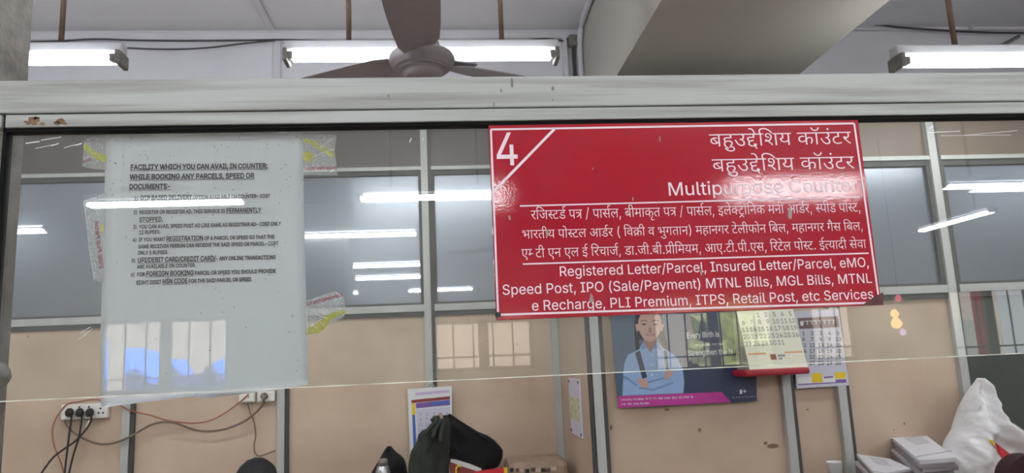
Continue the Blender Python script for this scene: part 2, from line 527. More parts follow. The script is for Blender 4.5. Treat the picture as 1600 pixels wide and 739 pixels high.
GLYPHS = r"""
d10 1023 941,218 940,148 758,80 625,80 452,80 184,208 59,356 201,382 286,276 486,153 611,153 686,153 782,188 783,227 782,264 700,322 637,347 582,342 521,341 511,411 646,413 760,457 761,494 760,530 666,562 605,562 530,562 410,542 343,525 293,594 344,608 498,632 597,632 752,632 918,554 919,495 918,417 785,375 806,365 825,355 900,350 973,350 1036,350 1136,356 1189,363 1189,551 1043,551 1043,622 2077,622 2077,551 1869,551 1869,0 1707,0 1707,551 1351,551 1351,0 1189,0 1189,290 1140,284 1048,279 997,279 962,279 911,282 940,252
d11 491 543,222 484,222 368,208 323,197 228,225 100,301 101,352 100,380 140,420 175,433 220,450 344,465 443,465 629,465 629,551 1,551 1,622 1011,622 1011,551 791,551 791,394 423,394 360,394 308,388 291,381 260,369 261,347 260,323 316,290 349,277 440,294 551,294 698,294 894,219 895,154 894,89 728,14 579,4 636,-8 762,-30 831,-40 765,-110 650,-84 442,-27 353,1 234,4 96,33 97,65 96,87 150,116 203,116 242,116 328,95 389,70 416,68 439,68 578,68 732,109 733,153 732,186 634,222
d12 491 543,222 484,222 368,208 323,197 228,225 100,301 101,352 100,380 140,420 175,433 220,450 344,465 443,465 629,465 629,551 1,551 1,622 1011,622 1011,551 791,551 791,394 423,394 360,394 308,388 291,381 260,369 261,347 260,323 316,290 349,277 440,294 551,294 698,294 894,219 895,154 894,89 728,14 579,4 636,-8 762,-30 831,-40 765,-110 650,-84 442,-27 353,1 234,4 96,33 97,65 96,87 150,116 203,116 242,116 328,95 389,70 416,68 439,68 578,68 732,109 733,153 732,186 634,222|587,615 544,650 486,726 487,762 486,829 664,896 797,896 860,896 968,883 1009,872 965,806 930,815 854,827 811,827 730,827 646,782 647,747 646,714 700,651 751,615
d13 548 1,622 1127,622 1127,551 907,551 970,512 971,464 970,374 813,328 884,296 998,211 999,152 998,102 908,34 752,0 657,0 542,0 336,61 146,199 59,313 201,338 256,260 390,141 548,74 641,74 722,74 828,111 829,160 828,201 738,270 659,301 598,295 529,294 519,364 666,366 808,414 809,463 808,493 748,538 703,551 1,551
d181 0 -379,615 -422,650 -480,726 -479,762 -480,829 -302,896 -169,896 -106,896 2,883 43,872 -1,806 -36,815 -112,827 -155,827 -236,827 -320,782 -319,747 -320,714 -266,651 -215,615
d183 603 1237,551 905,551 905,334 948,349 1056,368 1135,368 1263,368 1263,297 1161,297 1068,297 964,277 905,253 905,0 743,0 743,174 694,154 552,118 453,118 358,118 192,156 92,233 93,290 92,370 312,464 489,464 534,464 648,457 679,454 667,381 634,385 536,391 499,391 382,391 254,339 255,292 254,239 376,188 457,188 544,188 682,230 743,260 743,551 1,551 1,622 1237,622
d19 553 1137,551 949,551 949,380 948,329 918,269 883,246 808,198 647,192 615,266 658,270 720,281 741,292 764,304 786,339 787,380 787,551 321,551 321,353 320,307 332,249 372,211 452,180 521,160 741,98 866,62 972,-3 973,-53 972,-93 906,-164 879,-184 735,-142 760,-122 806,-77 807,-55 806,-36 774,-7 678,28 581,56 407,106 328,129 218,178 191,212 158,248 159,316 159,551 1,551 1,622 1137,622
d198 349 1,622 727,622 727,551 1,551|91,242 90,277 144,333 187,351 244,376 408,399 545,399 761,399 761,328 583,328 460,328 338,316 301,299 252,280 253,237 252,188 400,97 543,40 435,-12 342,28 184,108 90,194
d207 350 415,321 857,321 857,250 415,250 415,213 414,180 356,151 319,151 280,151 196,176 124,215 78,259 79,278 78,296 132,321 201,321 253,321 253,551 1,551 1,622 729,622 729,551 415,551
d215 389 739,322 800,322 900,327 957,332 973,260 922,255 818,251 761,251 676,251 490,266 425,277 384,264 335,253 416,201 638,91 761,42 653,-12 540,37 342,137 190,225 147,256 102,287 80,323 81,340 80,359 140,393 209,393 258,393 332,370 363,350 404,369 434,428 435,458 434,488 416,536 403,551 1,551 1,622 807,622 807,551 563,551 576,534 596,488 597,458 596,416 558,354 525,333 628,322
d25 762 1555,551 905,551 905,349 1000,399 1139,399 1268,399 1432,316 1433,239 1432,193 1372,89 1303,39 1159,80 1208,112 1272,196 1273,237 1272,284 1194,330 1125,330 1016,330 905,258 905,0 743,0 743,174 694,154 552,118 453,118 358,118 192,156 92,233 93,290 92,370 312,464 489,464 534,464 648,457 679,454 667,381 634,385 536,391 499,391 382,391 254,339 255,292 254,239 376,188 457,188 544,188 682,230 743,260 743,551 1,551 1,622 1555,622
d254 762 93,53 349,127 240,139 92,220 93,290 92,370 312,464 489,464 534,464 648,457 679,454 667,381 634,385 536,391 499,391 382,391 254,339 255,292 254,239 376,188 457,188 544,188 682,230 743,260 743,551 1,551 1,622 1555,622 1555,551 905,551 905,350 954,373 1068,399 1139,399 1268,399 1432,316 1433,239 1432,193 1372,89 1303,39 1159,80 1208,112 1272,196 1273,237 1272,284 1194,330 1125,330 1070,330 960,293 905,258 905,0 743,0 743,173 726,167 686,153 663,146 187,-12
d264 504 1039,551 743,551 743,349 633,349 536,349 408,333 363,318 252,280 253,215 252,167 340,104 482,74 567,74 674,74 826,99 911,121 965,47 876,27 678,0 573,0 434,0 216,52 92,150 93,220 92,285 228,374 450,420 577,420 581,420 581,551 1,551 1,622 1039,622|63,-165 559,-12 639,-12 931,-192 813,-230 579,-85 157,-230
d269 552 255,65 161,132 653,281 568,335 446,380 363,380 306,380 192,364 111,343 55,417 122,433 270,456 359,456 438,456 566,431 690,374 765,326 765,551 1,551 1,622 1133,622 1133,551 927,551 927,0 765,0 765,234
d27 563 417,551 417,234 416,208 366,178 321,178 268,178 158,220 82,280 83,308 82,331 136,359 205,359 255,359 255,551 1,551 1,622 1157,622 1157,551 949,551 949,0 787,0 787,551
d274 568 91,53 429,153 320,162 257,194 206,221 158,294 159,358 159,551 1,551 1,622 1167,622 1167,551 959,551 959,0 797,0 797,193 185,-13|797,551 321,551 321,369 320,328 332,280 358,251 381,240 426,217 525,217 602,217 746,255 797,280
d30 634 1299,551 1091,551 1091,0 931,0 931,165 878,148 734,118 635,118 480,118 282,204 283,275 282,304 332,355 371,371 77,369 77,441 663,441 698,441 770,440 779,440 765,370 701,370 584,370 442,321 443,274 442,231 558,188 635,188 734,188 876,231 931,260 931,551 1,551 1,622 1299,622
d32 742 1307,551 1307,0 1145,0 1145,370 871,370 788,370 757,373 828,343 916,263 917,218 916,172 834,110 700,80 621,80 514,80 322,141 146,282 63,401 205,426 296,292 496,153 613,153 676,153 758,187 759,227 758,271 636,349 547,377 605,441 1145,441 1145,551 1,551 1,622 1515,622 1515,551
d35 504 1039,551 743,551 743,349 633,349 536,349 408,333 363,318 252,280 253,215 252,167 340,104 482,74 567,74 674,74 826,99 911,121 965,47 876,27 678,0 573,0 434,0 216,52 92,150 93,220 92,285 228,374 450,420 577,420 581,420 581,551 1,551 1,622 1039,622
d37 577 717,222 658,222 542,208 497,197 402,225 274,301 275,352 274,380 314,420 349,433 394,450 518,465 617,465 803,465 803,551 1,551 1,622 1185,622 1185,551 965,551 965,394 597,394 534,394 482,388 465,381 434,369 435,347 434,323 490,290 523,277 614,294 725,294 872,294 1068,219 1069,154 1068,87 872,0 675,0 478,0 168,88 51,158 173,207 286,139 524,74 675,74 906,74 907,152 906,187 808,222
d40 570 963,551 963,0 801,0 801,328 583,328 460,328 338,316 301,299 252,280 253,237 252,188 400,97 543,40 435,-12 342,28 184,108 90,194 91,242 90,277 144,333 187,351 244,376 408,399 545,399 801,399 801,551 1,551 1,622 1169,622 1169,551
d42 520 827,-58 784,-24 708,46 685,73 660,71 604,68 575,68 490,68 320,89 178,136 92,215 93,272 92,316 154,379 205,401 270,430 462,456 581,456 591,456 591,551 1,551 1,622 1069,622 1069,551 753,551 753,385 655,385 538,385 396,371 347,355 302,340 252,294 253,262 252,209 410,140 575,140 586,140 610,140 625,141 612,161 613,176 612,211 696,240 747,240 832,240 922,191 923,162 922,130 864,95 821,86 844,62 910,11 961,-24
d44 555 1,622 1139,622 1139,551 933,551 933,0 771,0 771,298 409,298 409,244 408,216 352,188 307,188 258,188 150,230 74,290 75,318 74,341 128,369 197,369 771,369 771,551 1,551
d46 568 959,551 959,0 797,0 797,191 738,172 602,146 509,146 428,146 298,173 257,194 206,221 158,294 159,358 159,551 1,551 1,622 1167,622 1167,551|797,551 321,551 321,369 320,328 332,280 358,251 381,240 426,217 527,217 606,217 746,255 797,280
d47 771 921,551 921,349 970,373 1086,399 1157,399 1286,399 1450,316 1451,239 1450,193 1390,89 1321,39 1177,80 1226,112 1290,196 1291,237 1290,284 1210,330 1141,330 1034,330 921,257 921,0 759,0 759,193 710,174 582,146 497,146 416,146 288,175 251,197 200,226 158,297 159,354 159,551 1,551 1,622 1573,622 1573,551|321,551 321,360 320,305 344,257 377,240 416,217 497,217 578,217 706,251 759,278 759,551
d48 571 1171,551 965,551 965,0 803,0 803,165 748,147 594,118 483,118 370,118 192,160 92,235 93,286 92,372 334,464 531,464 558,464 638,461 716,457 739,454 727,385 686,389 586,395 537,395 496,395 461,392 731,224 768,238 803,256 803,551 1,551 1,622 1171,622|255,287 254,235 388,184 485,184 520,184 586,190 617,195 337,370 254,342
d49 703 349,632 422,632 538,611 583,586 618,567 664,499 665,437 665,321 1067,321 1067,551 805,551 805,622 1435,622 1435,551 1229,551 1229,0 1067,0 1067,250 665,250 665,213 664,180 606,151 567,151 528,151 444,176 372,215 328,259 329,278 328,296 382,321 449,321 507,321 507,426 506,473 486,523 465,538 424,568 339,568 284,568 228,542 229,521 228,493 322,463 437,460 421,389 270,395 92,456 93,520 92,579 244,632
d50 598 1019,551 1019,0 857,0 857,250 415,250 415,213 414,180 356,151 319,151 280,151 196,176 124,215 78,259 79,278 78,296 132,321 201,321 253,321 253,551 1,551 1,622 1225,622 1225,551|857,551 415,551 415,321 857,321
d51 580 1191,622 1191,551 983,551 983,0 821,0 821,179 764,161 608,132 507,132 326,132 104,253 77,353 200,366 320,413 321,457 320,485 274,533 247,551 1,551 1,622|259,301 298,252 420,203 519,203 618,203 766,245 821,274 821,551 423,551 480,499 481,445 480,337
d52 409 791,42 683,-12 564,37 356,137 196,225 151,256 106,287 80,323 81,340 80,359 140,393 209,393 258,393 332,370 363,349 440,369 512,429 513,468 512,491 492,536 479,551 1,551 1,622 849,622 849,551 641,551 672,516 673,458 672,403 584,327 432,274 335,254 424,202 662,91
d533 540 869,-169 826,-136 750,-66 727,-39 700,-41 642,-43 613,-43 492,-43 284,-7 156,68 157,126 156,185 223,228 164,250 84,311 85,352 84,380 124,420 159,433 204,451 320,465 405,465 631,465 631,551 1,551 1,622 1109,622 1109,551 793,551 793,394 407,394 344,394 292,388 275,381 244,369 245,347 244,325 296,289 337,275 436,301 571,301 604,301 688,298 711,296 701,223 646,228 579,228 450,228 316,173 317,130 316,87 408,43 550,28 621,28 628,28 650,28 665,29 658,38 652,58 653,64 652,99 736,128 787,128 872,128 962,79 963,50 962,18 906,-17 861,-25 886,-50 950,-101 1001,-136
d54 678 1,551 1,622 1387,622 1387,551 1179,551 1179,0 1017,0 1017,355 1004,356 989,356 940,356 840,332 748,269 713,208 559,232 582,278 623,313 574,331 478,353 419,353 338,353 252,307 253,271 252,233 338,164 502,89 619,40 511,-12 394,38 202,129 90,222 91,275 90,328 188,395 336,426 409,426 496,426 642,397 709,370 824,426 999,426 1008,426 1017,426 1017,551
d57 556 1143,551 935,551 935,0 775,0 775,165 722,147 572,118 467,118 358,118 190,160 92,235 93,286 92,372 322,464 511,464 536,464 614,461 688,457 709,454 699,381 660,385 564,391 519,391 394,391 254,337 255,287 254,236 380,188 471,188 574,188 724,233 775,260 775,551 1,551 1,622 1143,622
d570 988 1799,551 1799,0 1637,0 1637,191 1578,172 1442,146 1349,146 1268,146 1138,173 1097,194 1068,209 1028,244 1017,266 958,257 840,251 761,251 676,251 490,266 425,277 384,264 335,253 416,201 638,91 761,42 653,-12 540,37 342,137 190,225 147,256 102,287 80,323 81,340 80,359 140,393 209,393 258,393 332,370 363,350 404,369 434,428 435,458 434,488 416,536 403,551 1,551 1,622 2007,622 2007,551|739,322 812,322 934,329 999,338 998,347 999,358 999,551 563,551 576,534 596,488 597,458 596,416 558,354 525,333 628,322|1637,551 1161,551 1161,369 1160,328 1172,280 1198,251 1221,240 1266,217 1367,217 1446,217 1586,255 1637,280
d58 680 245,189 174,189 80,224 81,255 80,284 152,314 209,314 244,314 322,299 383,276 482,292 610,378 611,443 610,499 492,566 399,566 336,566 276,539 277,516 276,501 314,466 428,442 541,440 507,370 318,376 132,459 133,517 132,568 274,632 409,632 502,632 666,589 768,504 769,440 768,371 630,254 509,221 598,182 766,87 829,43 701,-1 598,71 432,164 359,194 304,189|1183,551 1183,0 1021,0 1021,551 843,551 843,622 1391,622 1391,551
d6 0 -369,772 -370,796 -304,830 -259,830 -214,830 -150,796 -149,772 -150,748 -214,714 -259,714 -304,714 -370,748
d60 676 1175,551 1175,0 1013,0 1013,266 954,257 838,251 761,251 676,251 490,266 425,277 384,264 335,253 416,201 638,91 761,42 653,-12 540,37 342,137 190,225 147,256 102,287 80,323 81,340 80,359 140,393 209,393 258,393 332,370 363,350 404,369 434,428 435,458 434,488 416,536 403,551 1,551 1,622 1383,622 1383,551|739,322 816,322 944,330 1013,339 1013,551 563,551 576,534 596,488 597,458 596,416 558,354 525,333 628,322
d61 531 643,69 714,80 806,116 807,148 806,186 690,229 561,229 422,229 276,172 277,124 276,93 322,35 464,-36 605,-89 497,-142 314,-71 116,53 117,130 116,168 178,227 231,248 192,266 138,318 139,352 138,380 178,420 213,433 258,450 376,465 459,465 723,465 723,551 1,551 1,622 1093,622 1093,551 885,551 885,394 461,394 398,394 346,388 329,381 298,369 299,347 298,327 338,296 367,284 460,300 569,300 706,300 880,258 962,191 963,153 962,95 826,19 697,2
d66 259 341,551 341,0 179,0 179,551 1,551 1,622 547,622 547,551
d67 259 179,551 1,551 1,622 161,622 136,644 106,694 107,724 106,802 338,896 533,896 814,896 1250,743 1409,615 1241,615 934,824 567,824 426,824 268,765 269,714 268,684 306,639 331,622 547,622 547,551 341,551 341,0 179,0
d68 259 -369,615 -404,650 -440,714 -439,748 -440,813 -272,896 -121,896 -2,896 158,839 274,718 327,622 547,622 547,551 341,551 341,0 179,0 179,551 1,551 1,622 175,622 118,726 -4,825 -113,825 -194,825 -278,776 -277,733 -278,699 -238,644 -209,615
d69 0 -495,-12 -388,11 -271,11 -122,11 44,-66 45,-129 44,-190 -142,-268 -313,-268 -508,-268 -790,-176 -909,-100 -787,-57 -710,-105 -570,-167 -412,-196 -313,-196 -102,-196 -101,-122 -102,-89 -200,-57 -261,-57 -316,-57 -402,-68 -443,-79
d71 0 55,-233 4,-246 -130,-268 -211,-268 -362,-268 -532,-189 -531,-126 -532,-70 -354,13 -177,18 -163,-48 -280,-55 -384,-99 -383,-132 -384,-166 -284,-197 -221,-197 -158,-197 -64,-182 5,-164
d75 0 -337,615 -380,694 -462,785 -562,823 -629,823 -674,823 -742,814 -769,809 -817,882 -740,896 -635,896 -528,896 -370,845 -244,722 -187,615
d76 0 -357,615 -412,655 -502,692 -588,703 -639,703 -680,703 -764,691 -803,682 -855,751 -810,761 -710,773 -651,773 -562,773 -422,730 -373,692 -365,694 -406,746 -482,803 -570,827 -631,827 -680,827 -744,819 -771,813 -817,882 -740,896 -635,896 -528,896 -370,845 -244,722 -187,615
d77 259 341,551 341,0 179,0 179,551 1,551 1,622 547,622 547,551|597,863 550,763 336,680 183,680 38,680 -178,769 -245,863 -103,887 -52,817 82,749 189,749 302,749 412,822 445,889
d79 259 341,551 341,0 179,0 179,551 1,551 1,622 547,622 547,551|181,615 138,694 56,785 -44,823 -111,823 -156,823 -224,814 -251,809 -299,882 -222,896 -117,896 -10,896 148,845 274,722 331,615
0 648 649,-10 486,-10 258,78 138,245 139,363 138,481 260,648 488,737 649,737 810,737 1038,648 1158,481 1159,363 1158,245 1040,78 812,-10|649,71 754,71 904,140 980,271 981,363 980,457 904,587 754,657 649,657 542,657 394,587 316,457 317,363 316,271 394,140 542,71
1 648 221,0 221,78 1121,78 1121,0|793,728 793,0 611,0 611,642 601,642 249,511 249,611 565,728
2 648 185,0 185,67 669,329 750,373 856,439 912,500 913,533 912,571 838,627 716,657 639,657 554,657 432,623 366,562 367,521 189,521 188,585 308,683 512,737 643,737 772,737 972,683 1086,591 1087,534 1086,495 1030,420 888,325 759,257 441,87 441,82 1113,82 1113,0
5 648 631,-10 502,-10 300,41 178,128 175,184 355,184 360,151 436,101 558,72 631,72 718,72 856,113 934,185 935,231 934,278 852,352 710,395 621,395 552,395 414,373 371,356 197,367 283,728 1049,728 1049,646 439,646 389,434 397,434 442,452 578,476 655,476 752,476 922,440 1046,374 1116,285 1117,232 1116,163 990,53 772,-10
7 648 279,0 925,640 925,646 179,646 179,728 1119,728 1119,641 473,0
8 648 649,-10 500,-10 274,42 148,134 149,193 148,239 222,318 352,371 433,378 433,382 326,396 202,486 203,544 202,600 316,687 518,737 649,737 776,737 976,687 1092,600 1093,544 1092,486 966,396 865,382 865,378 942,371 1072,318 1148,239 1149,193 1148,134 1020,42 794,-10|649,71 744,71 884,103 962,160 963,198 962,239 880,301 738,336 649,336 556,336 414,301 332,239 333,198 332,160 408,103 550,71|649,414 724,414 844,445 914,500 915,537 914,574 846,627 726,657 649,657 568,657 448,627 380,574 381,537 380,500 448,445 570,414
F 590 177,0 177,728 1057,728 1057,646 363,646 363,396 991,396 991,314 363,314 363,0
3 648 621,-10 488,-10 268,36 130,123 123,184 313,184 320,147 404,97 540,72 623,72 710,72 854,102 936,162 937,206 936,245 864,311 704,352 573,352 453,352 453,426 821,640 821,646 195,646 195,728 1065,728 1065,660 607,396 607,411 764,419 996,365 1122,266 1123,205 1122,143 992,45 766,-10
4 648 119,148 119,224 699,728 881,728 315,235 315,229 1179,229 1179,148|805,0 805,170 805,206 805,454 981,454 981,0
6 648 649,-10 514,-10 304,52 186,161 187,231 186,283 276,398 393,485 723,728 923,728 437,373 419,373 438,393 512,427 614,447 673,447 804,447 1000,392 1110,292 1111,224 1110,156 990,51 782,-10|649,70 732,70 860,110 934,179 935,224 934,270 860,338 732,377 649,377 564,377 434,339 362,271 363,226 362,180 434,110 564,70
9 648 649,737 782,737 992,676 1110,567 1111,497 1110,445 1020,329 905,243 575,0 375,0 861,355 879,355 858,334 784,301 682,281 625,281 492,281 294,336 186,436 187,504 186,572 306,677 514,737|649,658 564,658 436,618 362,548 363,504 362,458 436,389 564,350 649,350 732,350 862,389 934,458 935,502 934,547 862,618 732,658
, 269 107,-175 193,102 393,102 241,-175
. 269 273,-6 218,-6 140,32 141,60 140,87 218,125 273,125 328,125 404,87 405,60 404,32 328,-6
: 269 273,-6 218,-6 140,32 141,60 140,87 218,125 273,125 328,125 404,87 405,60 404,32 328,-6|273,389 218,389 140,427 141,455 140,482 218,521 273,521 328,521 404,482 405,455 404,427 328,389
( 391 251,296 250,376 314,550 428,712 501,772 673,772 596,695 486,529 428,368 429,296 428,231 480,99 588,-49 673,-136 501,-136 376,-30 250,189
) 391 111,-136 196,-47 304,102 354,234 355,296 354,368 294,529 186,695 111,772 281,772 354,712 468,550 532,375 533,296 532,188 402,-32 281,-136
- 648 965,351 965,270 327,270 327,351
G 746 771,-10 576,-10 284,81 120,249 121,363 120,479 284,646 572,737 759,737 874,737 1074,703 1232,640 1336,552 1357,500 1167,500 1142,535 1068,590 966,630 836,651 761,651 632,651 422,585 300,457 301,363 300,271 424,143 636,76 771,76 894,76 1082,128 1186,225 1187,290 1243,285 809,285 809,366 1369,366 1369,286 1368,196 1212,63 944,-10
/ 360 677,762 209,-109 45,-109 515,762
H 743 177,0 177,728 363,728 363,413 1125,413 1125,728 1311,728 1311,0 1125,0 1125,331 363,331 363,0
A 690 51,0 581,728 795,728 1331,0 1135,0 827,432 796,472 722,591 669,684 705,684 650,590 574,469 549,432 249,0|317,203 317,284 1065,284 1065,203
I 441 91,0 91,82 349,82 349,646 91,646 91,728 793,728 793,646 535,646 535,82 793,82 793,0
J 571 533,-10 340,-10 98,104 99,208 99,247 285,247 285,208 284,142 420,72 533,72 644,72 780,142 781,208 781,728 967,728 967,208 966,104 724,-10
K 672 303,208 303,307 352,341 452,404 554,463 611,493 1045,728 1289,728 667,395 657,395|177,0 177,728 363,728 363,479 359,322 363,276 363,0|1069,0 543,370 659,442 1289,0
L 565 177,0 177,728 363,728 363,82 1037,82 1037,0
M 903 177,0 177,728 441,728 799,269 810,252 842,204 878,147 912,91 925,67 885,67 898,90 930,145 966,202 1000,252 1013,269 1367,728 1631,728 1631,0 1449,0 1449,416 1448,438 1450,496 1452,559 1456,625 1457,655 1473,655 1452,622 1406,552 1362,487 1322,433 1309,416 985,0 823,0 493,416 478,433 442,485 398,549 350,620 327,655 345,655 346,628 348,564 350,500 352,439 353,416 353,0
N 753 177,0 177,728 395,728 987,262 1010,244 1076,188 1154,116 1191,76 1165,76 1156,118 1148,194 1146,259 1147,281 1147,728 1333,728 1333,0 1111,0 585,414 546,443 474,504 380,587 311,649 345,649 350,595 358,503 362,435 363,415 363,0
O 765 767,-10 580,-10 288,81 120,248 121,363 120,479 288,646 580,737 767,737 952,737 1244,646 1410,479 1411,363 1410,248 1244,81 952,-10|767,76 896,76 1106,142 1230,271 1231,363 1230,457 1106,585 896,651 767,651 634,651 424,585 300,457 301,363 300,271 424,143 634,76
P 639 177,0 177,728 675,728 844,728 1064,666 1170,561 1171,496 1170,431 1064,326 844,263 675,263 323,263 323,345 667,345 782,345 922,384 986,453 987,496 986,539 922,607 780,646 665,646 363,646 363,0
Q 765 707,228 899,228 1061,121 1103,93 1345,-68 1151,-68 993,38 953,65|767,-10 580,-10 288,81 120,248 121,363 120,479 288,646 580,737 767,737 952,737 1244,646 1410,479 1411,363 1410,248 1244,81 952,-10|767,76 896,76 1106,142 1230,271 1231,363 1230,457 1106,585 896,651 767,651 634,651 424,585 300,457 301,363 300,271 424,143 634,76
R 644 177,0 177,728 675,728 844,728 1064,669 1170,568 1171,503 1170,438 1064,338 844,282 675,282 281,282 281,365 667,365 782,365 920,398 986,460 987,503 986,546 920,610 780,646 665,646 363,646 363,0|1013,0 661,328 871,328 1227,0
S 642 643,-13 484,-13 252,38 122,129 115,190 305,190 312,149 408,96 556,70 643,70 740,70 898,103 990,161 991,200 990,235 910,279 780,307 703,318 527,343 350,368 154,460 155,533 154,594 288,687 514,737 655,737 798,737 1018,687 1146,599 1151,544 969,544 956,597 778,655 649,655 554,655 414,625 334,571 335,537 334,499 430,453 560,427 613,419 759,399 816,392 958,364 1086,319 1170,249 1171,198 1170,139 1046,43 810,-13
T 646 97,646 97,728 1197,728 1197,646 741,646 741,0 555,0 555,646
U 744 747,-12 574,-12 316,56 176,173 177,248 177,728 363,728 363,255 362,203 454,121 626,74 747,74 864,74 1036,121 1126,203 1127,255 1127,728 1313,728 1313,248 1312,173 1172,56 916,-12
V 690 587,0 51,728 247,728 555,296 580,259 660,135 713,44 677,44 728,137 806,259 833,296 1133,728 1331,728 801,0
W 985 449,0 51,728 241,728 471,281 490,246 522,172 554,96 569,56 545,56 560,96 590,172 626,246 645,281 881,728 1091,728 1325,281 1344,246 1378,172 1412,96 1427,56 1401,56 1416,96 1446,172 1482,246 1501,281 1729,728 1921,728 1523,0 1307,0 1057,461 1032,506 986,612 965,681 1005,681 982,616 942,513 915,461 665,0
X 682 57,0 625,407 625,338 89,728 303,728 513,573 560,539 620,492 668,447 701,416 669,416 700,447 750,492 810,539 859,573 1073,728 1283,728 747,342 747,410 1309,0 1095,0 841,185 798,215 742,258 694,302 665,332 705,332 674,303 624,260 566,215 525,185 267,0
Y 679 587,0 587,298 51,728 267,728 555,493 602,453 678,381 719,327 645,327 684,382 760,455 807,493 1093,728 1307,728 773,298 773,0
Z 629 127,0 127,65 779,549 822,582 920,648 971,680 993,650 902,647 720,646 631,646 121,646 121,728 1131,728 1131,661 491,185 444,150 338,81 289,47 267,78 356,81 536,82 625,82 1139,82 1139,0
a 562 461,-13 356,-13 188,26 88,102 89,155 88,202 162,261 286,294 436,311 513,316 610,322 734,329 792,346 793,366 793,369 792,403 742,450 640,476 565,476 486,476 376,451 306,415 289,396 121,423 162,473 304,529 476,553 561,553 614,553 754,540 884,500 968,424 969,360 969,0 797,0 797,74 785,74 766,55 684,15 552,-13|491,65 588,65 722,103 792,164 793,197 793,273 782,267 710,256 618,249 530,243 505,242 442,238 332,219 264,182 265,151 264,123 324,84 424,65
c 571 599,-12 450,-12 226,59 102,186 103,270 102,355 226,482 450,553 599,553 678,553 818,532 934,494 1018,438 1043,402 873,378 860,399 812,434 742,460 652,474 599,474 490,474 348,417 280,324 281,270 280,216 348,124 490,67 599,67 654,67 746,82 816,108 866,146 877,167 1045,144 1024,107 938,50 822,9 678,-12
d 612 565,-12 428,-12 218,58 102,185 103,271 102,358 220,484 428,553 565,553 670,553 796,518 864,473 881,458 895,458 895,728 1071,728 1071,0 901,0 901,84 881,84 864,69 794,24 668,-12|591,67 690,67 826,119 896,212 897,272 896,333 828,423 690,474 591,474 486,474 348,420 280,329 281,272 280,215 350,122 488,67
e 583 615,-12 456,-12 226,59 102,185 103,269 102,353 222,480 444,553 593,553 680,553 848,524 986,460 1068,355 1069,280 1069,243 221,243 221,317 975,317 893,290 892,344 824,427 692,475 593,475 494,475 354,426 280,349 281,304 281,255 280,194 364,110 514,66 615,66 678,66 784,85 860,123 881,150 1051,127 1026,86 904,23 726,-12
B 654 177,0 177,728 693,728 844,728 1042,675 1138,588 1139,535 1138,488 1072,427 964,391 901,382 901,375 968,373 1104,330 1196,251 1197,194 1196,139 1094,51 880,0 709,0|363,82 705,82 874,82 1016,147 1017,195 1016,231 942,293 806,330 713,330 363,330|363,408 683,408 760,408 886,439 960,495 961,533 960,580 830,646 689,646 363,646
g 613 597,-216 476,-216 298,-185 182,-134 149,-104 291,-59 314,-74 382,-112 500,-139 597,-139 728,-139 896,-77 897,-9 897,100 881,100 862,84 794,42 668,9 563,9 432,9 222,71 102,190 103,275 102,360 220,484 430,553 567,553 672,553 798,518 866,473 885,458 903,458 903,546 1073,546 1073,-14 1072,-84 946,-174 730,-216|593,87 692,87 828,132 898,218 899,277 898,335 830,424 692,474 593,474 488,474 350,421 280,332 281,277 280,221 350,135 490,87
h 591 331,327 331,0 155,0 155,728 331,728 331,414 301,414 350,489 534,553 659,553 768,553 936,507 1028,416 1029,347 1029,0 853,0 853,339 852,402 720,474 607,474 528,474 402,439 330,374
i 242 155,0 155,546 331,546 331,0|245,635 194,635 122,669 123,693 122,718 194,751 245,751 294,751 366,718 367,693 366,669 294,635
C 730 765,-10 578,-10 286,81 120,248 121,363 120,479 286,646 578,737 765,737 876,737 1072,705 1228,643 1332,555 1353,499 1167,499 1150,536 1076,593 966,632 836,651 765,651 634,651 422,585 300,457 301,363 300,271 424,142 634,76 765,76 836,76 966,96 1076,135 1150,192 1167,229 1353,229 1334,173 1228,85 1072,23 876,-10
l 275 401,-4 276,-4 154,62 155,121 155,728 331,728 331,143 330,105 366,75 421,75 450,75 478,77 493,79 527,4 502,1 434,-4
m 876 155,0 155,546 327,546 327,424 313,424 334,468 432,526 562,556 633,556 750,556 898,482 921,423 897,423 916,464 1020,523 1166,556 1255,556 1348,556 1504,515 1598,432 1599,368 1599,0 1423,0 1423,366 1422,425 1290,476 1203,476 1128,476 1022,445 964,391 965,356 965,0 789,0 789,375 788,420 666,476 575,476 510,476 398,446 330,387 331,344 331,0
n 591 331,327 331,0 155,0 155,546 325,546 325,414 301,414 350,489 534,553 659,553 768,553 934,507 1028,416 1029,347 1029,0 853,0 853,339 852,402 720,474 607,474 528,474 402,439 330,374
o 600 599,-12 450,-12 226,59 102,186 103,270 102,355 226,482 450,553 599,553 748,553 972,482 1098,355 1099,270 1098,186 972,59 748,-12|599,67 708,67 852,124 920,216 921,270 920,324 852,417 708,474 599,474 490,474 348,417 280,324 281,270 280,216 348,124 490,67
D 722 631,0 279,0 279,82 619,82 796,82 1030,150 1144,277 1145,365 1144,453 1030,578 804,646 637,646 271,646 271,728 649,728 862,728 1164,641 1324,478 1325,365 1324,251 1162,88 852,0|363,728 363,0 177,0 177,728
p 612 155,-204 155,546 325,546 325,458 345,458 362,473 428,518 554,553 661,553 796,553 1004,484 1124,358 1125,271 1124,185 1006,58 798,-12 663,-12 558,-12 430,24 362,69 345,84 331,84 331,-204|635,67 738,67 876,122 944,215 945,272 944,329 876,420 738,474 635,474 534,474 398,423 328,333 329,272 328,212 398,119 536,67
r 376 155,0 155,546 325,546 325,462 337,462 366,503 522,554 621,554 638,554 692,553 709,552 709,464 700,465 638,469 603,469 524,469 400,436 330,379 331,342 331,0
